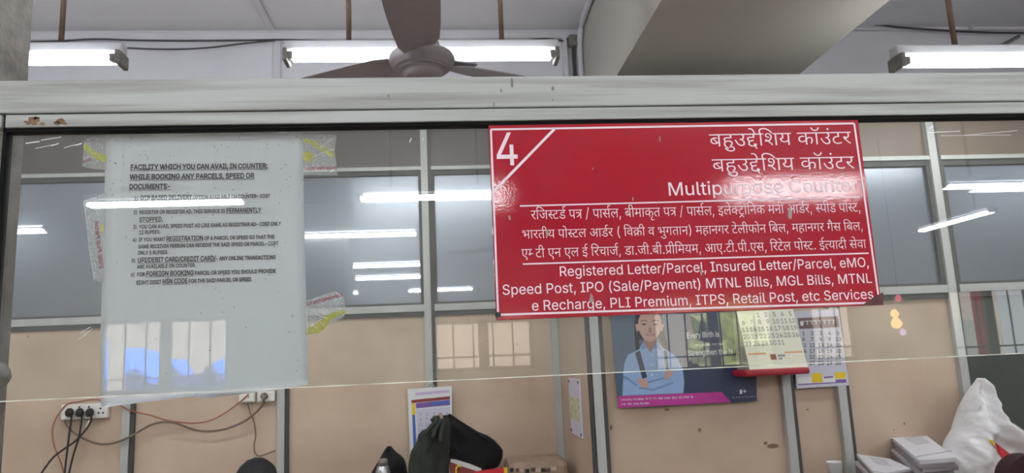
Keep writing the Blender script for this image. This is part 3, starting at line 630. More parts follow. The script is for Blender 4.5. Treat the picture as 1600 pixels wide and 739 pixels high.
s 528 527,-12 414,-12 238,21 124,85 107,132 273,152 296,107 426,65 525,65 638,65 774,114 775,148 774,176 694,214 615,223 433,245 284,262 138,336 139,394 138,440 244,512 426,553 543,553 656,553 812,519 912,460 937,421 777,401 754,430 650,478 545,478 446,478 316,433 317,399 316,369 404,332 501,321 667,301 814,284 956,210 957,154 956,106 848,31 654,-12
t 327 585,546 585,471 21,471 21,546|185,676 361,676 361,142 360,105 418,71 489,71 504,71 556,75 579,77 615,3 586,-2 518,-7 485,-7 342,-7 184,68 185,135
u 591 525,-7 414,-7 248,39 154,130 155,199 155,546 331,546 331,207 330,144 462,72 579,72 656,72 780,106 852,172 853,219 853,546 1029,546 1029,0 859,0 859,132 883,132 832,56 644,-7
E 601 177,0 177,728 1063,728 1063,646 363,646 363,408 1015,408 1015,326 363,326 363,82 1073,82 1073,0
v 562 471,0 53,546 247,546 479,222 514,172 566,72 595,25 531,25 558,72 610,172 647,222 879,546 1073,546 655,0
y 562 137,-198 183,-122 201,-124 254,-131 342,-125 412,-87 439,-48 471,-3 53,546 247,546 479,222 514,171 566,72 595,25 531,25 558,72 610,172 647,222 881,546 1073,546 593,-82 558,-125 466,-181 342,-208 267,-208 218,-208 150,-201
"""
DEVANAGARI_L1 = 'd48 d61 d69 d13 d533 d75 d67 d58 d51 _ d25 d77 d13 d6 d35 d52'   # बहुउद्देशिय कॉउंटर
DEVANAGARI_L4 = 'd52 d67 d32 d215 d35 d37 d181 _ d46 d269 _ / _ d46 d66 d60 d181 d54 , _ d48 d68 d50 d66 d25 d71 d40 _ d46 d269 _ / _ d46 d66 d60 d181 d54 , _ d11 d54 d75 d183 d264 d77 d67 d44 d25 _ d50 d44 d68 _ d10 d37 d181 d52 , _ d570 d68 d37 _ d46 d79 d215 d35 ,'   # रजिस्टर्ड पत्र / पार्सल, बीमाकृत पत्र / पार्सल, इलेक्ट्रॉनिक मनी आर्डर, स्पीड पोस्ट,
DEVANAGARI_L5 = 'd49 d66 d52 d40 d68 d51 _ d46 d79 d215 d35 d54 _ d10 d37 d181 d52 _ ( _ d67 d57 d254 d68 _ d57 _ d49 d69 d27 d40 d66 d44 ) _ d50 d61 d66 d44 d27 d52 _ d35 d75 d54 d68 d47 d79 d44 _ d67 d48 d54 , _ d50 d61 d66 d44 d27 d52 _ d27 d76 d60 _ d67 d48 d54 ,'   # भारतीय पोस्टल आर्डर ( विक्री व भुगतान) महानगर टेलीफोन बिल, महानगर गैस बिल,
DEVANAGARI_L6 = 'd19 d207 _ d35 d68 _ d19 d44 _ d19 d54 _ d12 _ d67 d52 d30 d66 d32 d181 , _ d37 d66 . d32 d68 . d48 d68 . d274 d68 d67 d50 d51 d50 , _ d10 d19 . d35 d68 . d46 d68 . d19 d60 , _ d67 d52 d35 d75 d54 _ d46 d79 d215 d35 . _ d12 d198 d51 d66 d42 d68 _ d60 d75 d57 d66'   # एम् टी एन एल ई रिचार्ज, डा.जी.बी.प्रीमियम, आए.टी.पी.एस, रिटेल पोस्ट. ईत्यादी सेवा


# ------------------------------------------------------------------ lettering from outlines
_G = {}
for _ln in GLYPHS.strip().split('\n'):
    _k, _adv, _cons = _ln.split(' ', 2)
    cs = []
    if _cons.strip():
        for c in _cons.split('|'):
            pts = []
            for t in c.split():
                a, b = t.split(',')
                a = int(a)
                pts.append((a >> 1, int(b), a & 1))
            cs.append(pts)
    _G[_k] = (int(_adv), cs)
_cache = {}


def _flatten(c):
    n = len(c)
    pts = []
    for i, (x, y, on) in enumerate(c):          # put implied on-curve points in
        pts.append((x, y, on))
        x2, y2, on2 = c[(i+1) % n]
        if not on and not on2:
            pts.append(((x+x2)/2, (y+y2)/2, 1))
    k = next(i for i, p in enumerate(pts) if p[2])
    pts = pts[k:]+pts[:k]
    out = []
    i = 0
    n = len(pts)
    while i < n:
        x, y, on = pts[i]
        out.append((x, y))
        nx = pts[(i+1) % n]
        if not nx[2]:
            ex = pts[(i+2) % n]
            for t in (0.34, 0.67):
                out.append(((1-t)**2*x+2*t*(1-t)*nx[0]+t*t*ex[0], (1-t)**2*y+2*t*(1-t)*nx[1]+t*t*ex[1]))
            i += 2
        else:
            i += 1
    res = []
    for p in out:
        if not res or abs(p[0]-res[-1][0])+abs(p[1]-res[-1][1]) > 0.5:
            res.append(p)
    if len(res) > 1 and abs(res[0][0]-res[-1][0])+abs(res[0][1]-res[-1][1]) < 0.5:
        res.pop()
    return res


def _winding(pt, poly):
    x, y = pt
    w = 0
    for i in range(len(poly)):
        x0, y0 = poly[i]
        x1, y1 = poly[(i+1) % len(poly)]
        if (y0 > y) != (y1 > y) and x < (x1-x0)*(y-y0)/(y1-y0)+x0:
            w += 1 if y1 > y0 else -1
    return w


def _offset(p, w):
    """push an outline outward (clockwise outer contours, counter-clockwise holes)"""
    if not w:
        return p
    out = []
    n = len(p)
    for i in range(n):
        a, b, c = p[i-1], p[i], p[(i+1) % n]
        d1 = Vector((b[0]-a[0], b[1]-a[1]))
        d2 = Vector((c[0]-b[0], c[1]-b[1]))
        if d1.length < 1e-6 or d2.length < 1e-6:
            out.append(b)
            continue
        d1.normalize()
        d2.normalize()
        m = Vector((-d1.y, d1.x))+Vector((-d2.y, d2.x))
        if m.length < 0.3:
            out.append(b)
            continue
        m.normalize()
        k = w/max(0.5, m.dot(Vector((-d1.y, d1.x))))
        out.append((b[0]+m.x*k, b[1]+m.y*k))
    return out


def glyph(k, bold=0):
    if (k, bold) in _cache:
        return _cache[(k, bold)]
    adv, cons = _G[k]
    cs = [_offset(_flatten(c), bold) for c in cons if len(c) > 2]
    pts, edges = [], []
    for c in cs:
        b = len(pts)
        pts += [Vector(p) for p in c]
        edges += [(b+i, b+(i+1) % len(c)) for i in range(len(c))]
    V, F = [], []
    if pts:
        ov, _e, of, *_r3 = delaunay_2d_cdt(pts, edges, [], 0, 1e-3)
        V = [(p.x, p.y, 0) for p in ov]
        for f in of:
            cx = sum(ov[i].x for i in f)/len(f)
            cy = sum(ov[i].y for i in f)/len(f)
            if sum(_winding((cx, cy), c) for c in cs) < 0:
                f = list(f)
                a, b, c = ov[f[0]], ov[f[1]], ov[f[2]]
                if (b-a).cross(c-a) < 0:
                    f.reverse()
                F.append(tuple(f))
    _cache[(k, bold)] = (adv, V, F)
    return _cache[(k, bold)]


def layout(segs):
    """segs: list of (keys, scale, bold, underline) -> verts, faces in em/1000, width"""
    x = 0.0
    V, F, bars = [], [], []
    for keys, s, bold, ul in segs:
        x0 = x
        for k in keys:
            if k in ('_', ' '):
                x += 262*s
                continue
            adv, gv, gf = glyph(k, bold)
            b = len(V)
            V += [(x+px*s, py*s, li) for px, py, li in gv]
            F += [tuple(i+b for i in f) for f in gf]
            x += adv*s
        if ul:
            bars.append((x0, x, s))
    for a, b, s in bars:
        n = len(V)
        V += [(a, -190*s, 0), (b, -190*s, 0), (b, -125*s, 0), (a, -125*s, 0)]
        F.append((n, n+1, n+2, n+3))
    return V, F, x


def lettering(name, segs, pl, pr, Y, cap, em_cap, m, parent, mirror=False):
    """one printed line from pixel pl to pixel pr (baseline ends) on the plane y = Y; cap = height in metres of em_cap units"""
    A, B = at(pl[0], pl[1], Y), at(pr[0], pr[1], Y)
    return lettering_w(name, segs, A, B, cap, em_cap, m, parent, mirror)


def lettering_w(name, segs, A, B, cap, em_cap, m, parent, mirror=False):
    V, F, w = layout(segs)
    A, B = Vector(A), Vector(B)
    up = Vector((0, 0, 1))
    sy = cap/em_cap
    if abs((B-A).normalized().z) > 0.5:                     # runs along the vertical
        up = Vector((0, -1, 0)).cross((B-A).normalized())
    vs = []
    for x, y, li in V:
        t = x/w
        if mirror:
            t = 1-t
        vs.append(A+(B-A)*t+up*(y*sy)-Vector((0, li*4e-5, 0)))
    if mirror:
        F = [tuple(reversed(f)) for f in F]
    mb = MB().add(vs, F)
    return mb.build(name, m, parent, recalc=False)


def rect_px(mb, x0, y0, x1, y1, Y, mi=0):
    a, b = at(x0, y0, Y), at(x1, y1, Y)
    mb.flat([(a.x, Y, a.z), (b.x, Y, a.z), (b.x, Y, b.z), (a.x, Y, b.z)], mi)


def line_px(mb, p, q, w, Y, mi=0):
    a, b = at(p[0], p[1], Y), at(q[0], q[1], Y)
    line_w(mb, a, b, w, mi)


def line_w(mb, a, b, w, mi=0):
    a, b = Vector(a), Vector(b)
    d = (b-a).normalized()
    n = Vector((0, 1, 0)).cross(d).normalized()*(w/2)
    mb.flat([a+n, b+n, b-n, a-n], mi)


def inflate(outline, Y, T, rows=26, cols=14, fold=0.0, seed=1, back=0.45, crease=0.0):
    """a soft bulging body whose outline (pixels at plane y = Y) is given; folds run downwards"""
    rnd = random.Random(seed)
    P = [at(x, y, Y) for x, y in outline]
    P = [(p.x, p.z) for p in P]
    z0, z1 = min(p[1] for p in P), max(p[1] for p in P)
    ph = [rnd.uniform(0, 6.28) for _ in range(6)]
    rings = []
    for r in range(rows+1):
        t = r/rows
        z = z0+(z1-z0)*min(max(t, 0.004), 0.996)
        xs = []
        for i in range(len(P)):
            (xa, za), (xb, zb) = P[i], P[(i+1) % len(P)]
            if (za > z) != (zb > z):
                xs.append(xa+(xb-xa)*(z-za)/(zb-za))
        if len(xs) < 2:
            continue
        a, b = min(xs), max(xs)
        hw, cx = (b-a)/2, (a+b)/2
        th = min(T, hw*1.3)*(0.35+0.65*min(1.0, (1-t)*4+0.12))
        ring = []
        n = cols*2
        for j in range(n):
            an = 2*PI*j/n
            cu, su = math.cos(an), math.sin(an)
            x = cx+hw*cu
            y = Y-th*su*(1.0 if su > 0 else back)
            if fold and su > 0:
                q = (x-cx)/max(hw, 0.02)
                y += fold*su*(math.sin(q*5.2+ph[0]+t*2.6)+0.6*math.sin(q*9.1+ph[1]-t*4.3)+0.5*math.sin(t*13+ph[2]+q*3))
            if crease and su > -.2:
                p = Vector((x, z*.8, seed))
                r1 = 1-2*abs(mnoise.noise(p*9.0+Vector((z*3, 0, 0))))
                r2 = 1-2*abs(mnoise.noise(p*21.0))
                y -= crease*(r1+.45*r2)*min(1, su+.4)
            ring.append(Vector((x, y, z)))
        rings.append(ring)
    mb = MB()
    n = cols*2
    vs = [p for r in rings for p in r]
    fs = []
    for k in range(len(rings)-1):
        for j in range(n):
            fs.append((k*n+j, k*n+(j+1) % n, (k+1)*n+(j+1) % n, (k+1)*n+j))
    fs.append(tuple(range(n)))
    fs.append(tuple(range((len(rings)-1)*n, len(rings)*n)))
    mb.add(vs, fs, 0, True)
    return mb



def py_of(px, Y, z):
    """pixel row at which column px shows height z on the plane y = Y"""
    lo, hi = -2000.0, 3000.0
    for _ in range(50):
        mid = (lo+hi)/2
        if at(px, mid, Y).z > z:
            lo = mid
        else:
            hi = mid
    return (lo+hi)/2


# ================================================================== THE SETTING
CEIL, YB, YR = 3.80, 4.75, -8.5            # ceiling height, back wall, rear (street) wall of the hall
XL, XR = -6.2, 9.2
structure(MB().box((XL-.2, YR-.2, -.1), (XR+.2, YB+.2, 0)).build('floor', M['floor']))
structure(MB().box((XL-.2, YR-.2, CEIL), (XR+.2, YB+.2, CEIL+.2)).build('ceiling', M['ceiling']))
structure(MB().box((XL-.2, YB, 0), (XR+.2, YB+.2, CEIL)).build('wall_back', M['wall']))
structure(MB().box((XL-.2, YR, 0), (XL, YB, CEIL)).build('wall_left', M['hall_wall']))
structure(MB().box((XR, YR, 0), (XR+.2, YB, CEIL)).build('wall_right', M['hall_wall']))
# rear wall with five barred windows
WIN = [(-4.50, -2.86, 1.34, 2.30, 1), (-0.17, 1.20, 1.43, 2.12, 1), (2.88, 4.66, 1.30, 2.24, 1), (5.18, 5.84, 1.34, 2.14, 0), (7.30, 8.60, 1.25, 2.30, 1)]
mb = MB()
x = XL
for a, b, z0, z1, _ in WIN:
    mb.box((x, YR-.2, 0), (a, YR, CEIL))
    mb.box((a, YR-.2, 0), (b, YR, z0))
    mb.box((a, YR-.2, z1), (b, YR, CEIL))
    x = b
mb.box((x, YR-.2, 0), (XR, YR, CEIL))
structure(mb.build('wall_rear', M['hall_wall']))
for i, (a, b, z0, z1, mid) in enumerate(WIN):
    w = bpy.data.objects.new('window_%d' % (i+1), None)
    COL.objects.link(w)
    w.location = ((a+b)/2, YR-.1, z0)
    structure(w)
    fr = MB()
    for p, q in (((a, z0), (a+.05, z1)), ((b-.05, z0), (b, z1)), ((a+.05, z0), (b-.05, z0+.05)), ((a+.05, z1-.05), (b-.05, z1))):
        fr.box((p[0], YR-.13, p[1]), (q[0], YR-.07, q[1]))
    if mid:
        c = (a+b)/2
        fr.box((c-.07, YR-.13, z0+.05), (c+.07, YR-.07, z1-.05))
    fr.build('window_frame', M['window_frame'], w)
    n = max(3, round((b-a)/.27))
    for k in range(1, n):
        xx = a+(b-a)*k/n
        if mid and abs(xx-(a+b)/2) < .07:
            continue
        MB().cyl((xx, YR-.16, z0+.01), (xx, YR-.16, z1-.01), .012, 6).build('grille_bar', M['grille'], w)
    MB().box((a+.01, YR-.17, z0+.18), (b-.01, YR-.15, z0+.205)).build('grille_bar', M['grille'], w)
# the concrete ceiling beam running towards the camera
structure(MB().box((1.0, YR, 3.10), (2.07, YB, CEIL)).build('trim_1', M['beam']), 'wide painted concrete ceiling beam')
# pillar close behind the counter glass, at the left
structure(MB().box((-1.6, 1.3, 0), (-.962, 1.74, CEIL)).build('trim_2', M['pillar']), 'rough grey plaster pillar')

# ---- what lies behind the street windows
structure(MB().box((-14, -24, -.15), (18, YR-.2, -.05)).build('pavement', M['pavement']))
structure(MB().box((-10, -16.4, -.05), (14, -16, 7)).build('street_facade', M['street_wall']))
def tarp_sheet(parent, xa, xb, top, zlo, n=24):
    t = MB()
    vs, fs = [], []
    for r in range(5):
        for k in range(n+1):
            u = k/n
            vs.append((xa+(xb-xa)*u, -10.3+.06*math.sin(u*17)+.12*(r/4), zlo+(top(u)-zlo)*r/4))
    for r in range(4):
        for k in range(n):
            i = r*(n+1)+k
            fs.append((i, i+1, i+n+2, i+n+1))
    t.add(vs, fs, 0, True)
    return t.build('sheet', M['tarp'], parent, recalc=False)


def tarp_top(u):
    x = -4.85+1.45*u
    for (x0, z0), (x1, z1) in zip(TP[:-1], TP[1:]):
        if x0 <= x <= x1:
            return z0+(z1-z0)*(x-x0)/(x1-x0)
    return TP[-1][1]


TP = [(-4.85, 1.99), (-4.6, 1.99), (-4.35, 1.90), (-4.15, 1.80), (-3.93, 1.78), (-3.86, 1.56), (-3.72, 1.56), (-3.6, 1.66), (-3.40, 1.79)]
tarp = thing('tarpaulin', (-4.1, -10.3, -.05), 'wide blue tarpaulin sheet over a stall outside the barred street window', 'tarpaulin')
tarp_sheet(tarp, -4.85, -3.40, tarp_top, 0.9)
tarp2 = thing('tarpaulin', (-5.2, -10.3, -.05), 'narrow hanging strip of blue tarpaulin at the left of the barred street window', 'tarpaulin')
tarp_sheet(tarp2, -5.26, -5.13, lambda u: 2.15, 0.9, 4)
MB().cyl((-5.195, -10.36, -.05), (-5.195, -10.36, 2.2), .02, 8).build('pole', M['grille'], tarp2)
for xx in (-4.83, -3.42):
    MB().cyl((xx, -10.35, -.05), (xx, -10.40, 1.80), .02, 8).build('pole', M['grille'], tarp)
for xx, hh, key, nm, lb in ((7.62, 2.6, 'street_wall', 'shutter_panel', 'pale grey panel standing outside the far right street window'), (8.55, 2.6, 'street_pink', 'street_post', 'pink painted post outside the far right street window')):
    wd = .22 if key == 'street_wall' else .06
    tag(MB().bbox((xx-wd, -9.65, -.05), (xx+wd, -9.5, hh), .01).build(nm, M[key]), lb, nm.split('_')[1])
tag(MB().bbox((7.9, -12.2, -.05), (10.5, -12, 1.95), .01).build('stall_shutter', M['street_dark']), 'dark grey stall shutter across the street outside the far right window', 'shutter')
bush = bmesh.new()
bmesh.ops.create_icosphere(bush, subdivisions=3, radius=1.0)
rnd = random.Random(7)
for v in bush.verts:
    v.co *= 1.0+.28*rnd.uniform(-1, 1)
    v.co = Vector((v.co.x*.85+5.35, v.co.y*.6-12.0, v.co.z*1.0+1.35))
mbb = MB().add([v.co.copy() for v in bush.verts], [[v.index for v in f.verts] for f in bush.faces])
bush.free()
bt = thing('street_tree', (5.35, -12, -.05), 'leafy green bush outside the middle street window', 'tree')
mbb.build('foliage', M['leaf'], bt)
MB().cyl((5.35, -12, -.05), (5.35, -12, 1.0), .07, 8).build('trunk', M['rod'], bt)

# ================================================================== OFFICE PARTITIONS (behind the counter)
def partition(name, label, Y, x0, x1, posts, z_low, z_high, z_top, green_from=None, upper='panel'):
    """aluminium frame with laminate panels below and above and filmed glass between"""
    root = thing(name, ((x0+x1)/2, Y, 0), label, 'partition')
    pw = .042
    d = .045
    zl0, zl1 = z_low
    zh0, zh1 = z_high
    xs = sorted(posts)
    for p in xs:
        pm = MB()
        pm.box((p-pw/2, Y-.022, 0), (p+pw/2, Y+d, z_top))
        pm.build('post', M['post'], root)
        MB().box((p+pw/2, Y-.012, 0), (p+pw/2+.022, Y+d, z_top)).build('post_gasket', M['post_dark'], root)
    for a, b in zip(xs[:-1], xs[1:]):
        l, r = a+pw/2+.022, b-pw/2
        for q0, q1 in ((zl0, zl1), (zh0, zh1), (z_top-.05, z_top), (0, .09)):
            MB().box((l, Y-.018, q0), (r, Y+d, q1)).build('transom', M['post'], root)
        MB().box((l, Y-.008, zl0-.026), (r, Y+d, zl0)).build('transom_gasket', M['post_dark'], root)
        gm = M['panel_green'] if (green_from is not None and a >= green_from) else M['panel']
        MB().box((l, Y+.012, .09), (r, Y+.024, zl0-.026)).build('lower_panel', gm, root)
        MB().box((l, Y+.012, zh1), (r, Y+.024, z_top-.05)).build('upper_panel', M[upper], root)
        MB().box((l, Y+.016, zl1), (r, Y+.022, zh0)).build('glass_pane', M['pane'], root)
        # glazing bead round the pane
        bd = MB()
        bd.box((l, Y-.004, zl1), (r, Y+.016, zl1+.014))
        bd.box((l, Y-.004, zh0-.030), (r, Y+.016, zh0))
        bd.box((l, Y-.004, zl1+.014), (l+.02, Y+.016, zh0-.03))
        bd.box((r-.02, Y-.004, zl1+.014), (r, Y+.016, zh0-.03))
        bd.build('glazing_bead', M['post_dark'], root)
    return root


YL, YRT = 4.60, 3.60
left_part = partition('office_partition', 'long beige panelled office partition with a glazed band, deeper left run', YL, -4.6, .70,
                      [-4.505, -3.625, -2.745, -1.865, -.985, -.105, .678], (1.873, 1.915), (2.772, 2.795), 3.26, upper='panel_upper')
right_part = partition('office_partition', 'nearer right run of the beige office partition behind the paper bundles', YRT, .70, 5.2,
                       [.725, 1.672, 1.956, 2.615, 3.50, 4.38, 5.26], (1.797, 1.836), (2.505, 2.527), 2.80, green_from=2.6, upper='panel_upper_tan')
for px, py, w_, h_ in ((1208, 697, 13, 4), (1196, 692, 5, 3), (1413, 662, 2.2, 2.2), (1397, 672, 1.5, 1.2), (955, 668, 3, 5), (1042, 640, 5, 2), (1093, 672, 4, 4), (1262, 640, 3, 2)):
    p = at(px, py, YRT+.0115)
    kk = .0031
    q = random.Random(px)
    MB().flat([(p.x+w_*kk*q.uniform(.6, 1)*math.cos(a), YRT+.0115, p.z+h_*kk*q.uniform(.6, 1)*math.sin(a)) for a in [i*PI/5 for i in range(10)]]).build('stain', M['stain'], right_part, recalc=False)
ret = thing('partition_return', (.70, 4.1, 0), 'narrow beige partition return panel carrying the small notice, seen edge-on', 'partition')
MB().box((.700, YRT+.046, 0), (.712, YL-.024, 2.82)).build('side_panel', M['panel'], ret)
MB().box((.690, YRT-.01, 0), (.700, YRT+.045, 2.8)).build('corner_strip', M['post_dark'], ret)

# ================================================================== COUNTER PARTITION (the near glass and rails)
YF = .785
cp = thing('counter_partition', (.1, .8, 0), 'weathered grey painted counter partition frame holding the glass pane', 'partition')
MB().bbox((-1.6, YF, 1.8297), (2.2, .835, 1.8662), .0015).build('top_rail', M['rail'], cp)
MB().bbox((-.4545, YF+.001, 1.8145), (2.2, .810, 1.8285), .001).build('lower_rail', M['rail'], cp)
MB().bbox((-1.6, YF+.001, 1.8145), (-.4580, .810, 1.8285), .001).build('lower_rail', M['rail'], cp)
MB().box((-1.6, YF+.012, 1.8285), (2.2, .83, 1.8297)).build('shadow_gap', M['gasket'], cp)
MB().box((-.4545, YF+.004, 1.8107), (2.2, .803, 1.8145)).build('glass_gasket', M['gasket'], cp)
g = MB()
g.box((-.4672, .795, 1.5317), (2.2, .800, 1.8130))
for i, f in enumerate(g.f):
    zs = [g.v[k].z for k in f]
    if max(zs)-min(zs) < 1e-6:
        g.mi[i] = 1
g.build('glass_pane', [M['glass'], M['glass_edge']], cp)
MB().box((-.4672, .7942, 1.5317), (2.2, .7949, 1.5326)).build('ground_edge', M['glass_edge'], cp)
# flecks of dirt and dried drips on the glass: too small and many to pick apart
fk = MB()
rnd = random.Random(31)
for k in range(190):
    if k < 150:
        px, py = rnd.uniform(168, 474), rnd.uniform(205, 620)
        if py > 330 and rnd.random() < .55:
            py = rnd.uniform(205, 330)
    else:
        px, py = rnd.uniform(20, 1590), rnd.uniform(205, 560)
    p = at(px, py, .7946)
    L_, w_, an = rnd.uniform(.0003, .0012), rnd.uniform(.00012, .00032), rnd.uniform(0, PI)
    line_w(fk, p-Vector((math.cos(an), 0, math.sin(an)))*L_, p+Vector((math.cos(an), 0, math.sin(an)))*L_, w_*2)
tag(fk.build('dirt_flecks', M['fleck'], cp, recalc=False), kind='stuff')
sc = MB()
for x0, y0, x1, y1, w_ in ((55, 232, 84, 226, .0006), (80, 228, 92, 224, .0010), (40, 224, 62, 221, .0012), (100, 231, 118, 226, .0007), (118, 227, 128, 224, .0012), (64, 219, 96, 214, .0008), (1450, 207, 1500, 205, .0008), (1500, 212, 1590, 204, .0006), (1452, 201, 1458, 197, .0020), (1470, 212, 1580, 211, .0005), (126, 520, 141, 511, .0006), (131, 523, 145, 513, .0005), (122, 530, 136, 522, .0004), (640, 222, 643, 216, .0009), (660, 219, 662, 216, .0006)):
    line_w(sc, at(x0, y0, .7945), at(x1, y1, .7945), w_)
tag(sc.build('scratches', M['scratch_glint'], cp, recalc=False), kind='stuff')
for px in (-1.45, 2.1):
    MB().bbox((px-.03, .787, 0), (px+.03, .833, 1.831), .003).build('post', M['rail'], cp)
MB().bbox((-1.48, .79, 0), (2.13, .83, .95), .003).build('counter_front', M['panel'], cp)
MB().bbox((-1.6, .55, .95), (2.2, 1.05, .99), .006).build('counter_top', M['wood'], cp)
MB().box((-.4585, YF+.006, 1.5317), (-.4550, .803, 1.8285)).build('side_gasket', M['gasket'], cp)
# flaked paint on the lower rail
fl = MB()
rnd = random.Random(12)
for cx, cy, w, h in ((52, 187, 14, 5.5), (57, 184, 8, 3.5), (45, 191.5, 10, 4.5), (66, 193.5, 6, 4), (95, 188.5, 11, 5), (89, 192, 9, 4), (101, 192.5, 6, 3.5), (54, 193, 7, 3.5)):
    pts = []
    for k in range(11):
        an = 2*PI*k/11
        q = rnd.uniform(.55, 1.15)
        p = at(cx+w*q*math.cos(an)*.8, cy+h*q*math.sin(an)*.8, YF+.0006)
        pts.append((p.x, YF+.0006, max(1.8149, min(p.z, 1.8281))))
    fl.prism(pts, (0, .0005, 0))
fl.build('flaked_patch', M['chip'], cp)
for (cx, cy, w, h) in ((800, 129.5, 2.5, 9), (783, 142, 1.5, 3), (772, 163, 1.5, 4), (607, 150, 2.2, 2.5), (864, 138, 2.5, 4), (864, 156, 1.2, 2.5)):
    p = at(cx, cy, YF)
    k = .00068
    MB().prism([(p.x+w*k*math.cos(a), YF-.0004, p.z+h*k*math.sin(a)) for a in [i*PI/4 for i in range(8)]], (0, .0008, 0)).build('scuff', M['holder'], cp)

# ---- red counter sign in front of the glass
YS = .7885
sign = thing('counter_sign', (.27, .792, 1.592), 'glossy red counter number 4 sign with white Hindi and English lettering', 'sign')
k = YS/.78
S0, S1, Z0, Z1 = .0540*k, .4836*k, 1.55+(1.5925-1.55)*k, 1.55+(1.8072-1.55)*k
MB().bbox((S0, YS, Z0), (S1, YS+.0055, Z1), .0008).build('board', M['sign_red'], sign)
YT = YS-.0003
b = MB()
lw = .0022
qa, qb, qc, qd = at(767, 202.3, YT), at(1334.6, 192.8, YT), at(1374, 472.6, YT), at(778.3, 491.8, YT)
for p, q in ((qa, qb), (qb, qc), (qc, qd), (qd, qa)):
    line_w(b, p, q, lw)
line_px(b, (866.7, 201.2), (772.5, 298), .0030, YT)
b.build('border', M['sign_white'], sign, recalc=False)
b = MB()
line_px(b, (812.5, 321.8), (1344, 308), .0016, YT)
line_px(b, (816.8, 412.6), (1357, 395.6), .0016, YT)
b.build('rule', M['sign_white'], sign, recalc=False)
W = M['sign_white']


def dv(s):
    return s.split(' ')


lettering('number', [(list('4'), 1, 6, 0)], (773.6, 258.3), (812.5, 257.6), YT, .0372, 727, W, sign)
lettering('lettering', [(dv(DEVANAGARI_L1), 1, -8, 0)], (1109, 229.3), (1331, 224.6), YT, .0148, 622, W, sign)
lettering('lettering', [(dv(DEVANAGARI_L1), 1, -8, 0)], (1113.4, 268.3), (1336, 263.3), YT, .0146, 622, W, sign)
lettering('lettering', [(list('Multipurpose Counter'), 1, 4, 0)], (1043, 305.6), (1342, 298.6), YT, .0150, 727, W, sign)
lettering('lettering', [(dv(DEVANAGARI_L4), 1, -8, 0)], (830, 343), (1346, 330.5), YT, .0100, 622, W, sign)
lettering('lettering', [(dv(DEVANAGARI_L5), 1, -8, 0)], (815.5, 373), (1349.5, 359.6), YT, .0093, 622, W, sign)
lettering('lettering', [(dv(DEVANAGARI_L6), 1, -8, 0)], (815, 403), (1354, 387.6), YT, .0096, 622, W, sign)
lettering('lettering', [(list('Registered Letter/Parcel, Insured Letter/Parcel, eMO,'), 1, 3, 0)], (873.5, 431.8), (1359, 416.7), YT, .0108, 727, W, sign)
lettering('lettering', [(list('Speed Post, IPO (Sale/Payment) MTNL Bills, MGL Bills, MTNL'), 1, 3, 0)], (784.5, 460.6), (1363.5, 441.8), YT, .0108, 727, W, sign)
lettering('lettering', [(list('e Recharge, PLI Premium, ITPS, Retail Post, etc Services'), 1, 3, 0)], (830.5, 485.4), (1366, 466.6), YT, .0108, 727, W, sign)
c = MB()
cpts = [at(*p, YT-.0002) for p in ((1380, 456.5), (1366, 463), (1349, 475.4), (1344, 477.6), (1380.5, 476.6))]
c.flat([(p.x, p.y, p.z) for p in cpts])
c.build('worn_corner', M['sign_chip'], sign, recalc=False)
for pts in (((1232, 326), (1236, 325), (1238, 332), (1237, 341), (1234, 343), (1231, 338)), ((923, 457), (926, 462), (928, 471), (924, 473), (920, 471), (922, 464)), ((852, 360), (857, 359), (857, 368), (854, 371)), ((1096, 418), (1098, 426), (1096, 432), (1094, 426)), ((1030, 213), (1032, 213), (1032, 222), (1030, 220)), ((988, 308), (990, 308), (990, 314), (988, 313)), ((794, 338), (797, 336), (798, 343), (796, 344)), ((925.5, 262), (927, 262), (927, 266), (925.5, 265))):
    MB().flat([tuple(at(x, y, YT-.0003)) for x, y in pts]).build('putty_mark', M['putty'], sign, recalc=False)
for px, py in ((778, 492),):
    p = at(px, py, YS)
    MB().cyl((p.x, YS-.0016, p.z), (p.x, YS+.001, p.z), .0032, 12).build('screw', M['hole'], sign)

# ---- A4 notice taped behind the glass
YP = .8025
note = thing('paper_notice', (-.25, YP, 1.52), 'white A4 notice of counter facilities taped behind the glass', 'notice')
ed_l = [(165, 209.5), (163, 300), (160, 420), (156.5, 540), (157.5, 637)]
ed_r = [(473.2, 206.5), (474.6, 300), (477, 420), (480, 530), (481, 601)]
NR, NC = 28, 20


def lerp_path(path, t):
    s = t*(len(path)-1)
    i = min(int(s), len(path)-2)
    f = s-i
    return (path[i][0]*(1-f)+path[i+1][0]*f, path[i][1]*(1-f)+path[i+1][1]*f)


def paper_y(u, t):
    y = YP
    if t > .78:
        y += .010*((t-.78)/.22)**2*(.5+.5*math.cos(u*5.0))
    return y


vs, fs = [], []
for r in range(NR+1):
    t = r/NR
    a, b2 = lerp_path(ed_l, t), lerp_path(ed_r, t)
    for cidx in range(NC+1):
        u = cidx/NC
        px = a[0]*(1-u)+b2[0]*u
        py = a[1]*(1-u)+b2[1]*u
        if t > .9:
            py += 7*math.sin(u*PI)*(t-.9)/.1*(-.2 if u < .5 else .55)
        vs.append(at(px, py, paper_y(u, t)))
for r in range(NR):
    for cidx in range(NC):
        i = r*(NC+1)+cidx
        fs.append((i, i+NC+1, i+NC+2, i+1))
n0 = len(vs)
vs2 = [v+Vector((0, .0004, 0)) for v in vs]
fs2 = [tuple(reversed([i+n0 for i in f])) for f in fs]
rim = [(r*(NC+1)) for r in range(NR+1)]+[NR*(NC+1)+k2 for k2 in range(1, NC+1)]+[r*(NC+1)+NC for r in range(NR-1, -1, -1)]+[k2 for k2 in range(NC-1, 0, -1)]
fr = [(rim[i], rim[(i+1) % len(rim)], rim[(i+1) % len(rim)]+n0, rim[i]+n0) for i in range(len(rim))]
MB().add(vs+vs2, fs+fs2+fr, 0, True).build('sheet', M['notice_paper'], note, recalc=False)
YN = YP-.0006
K = M['ink']
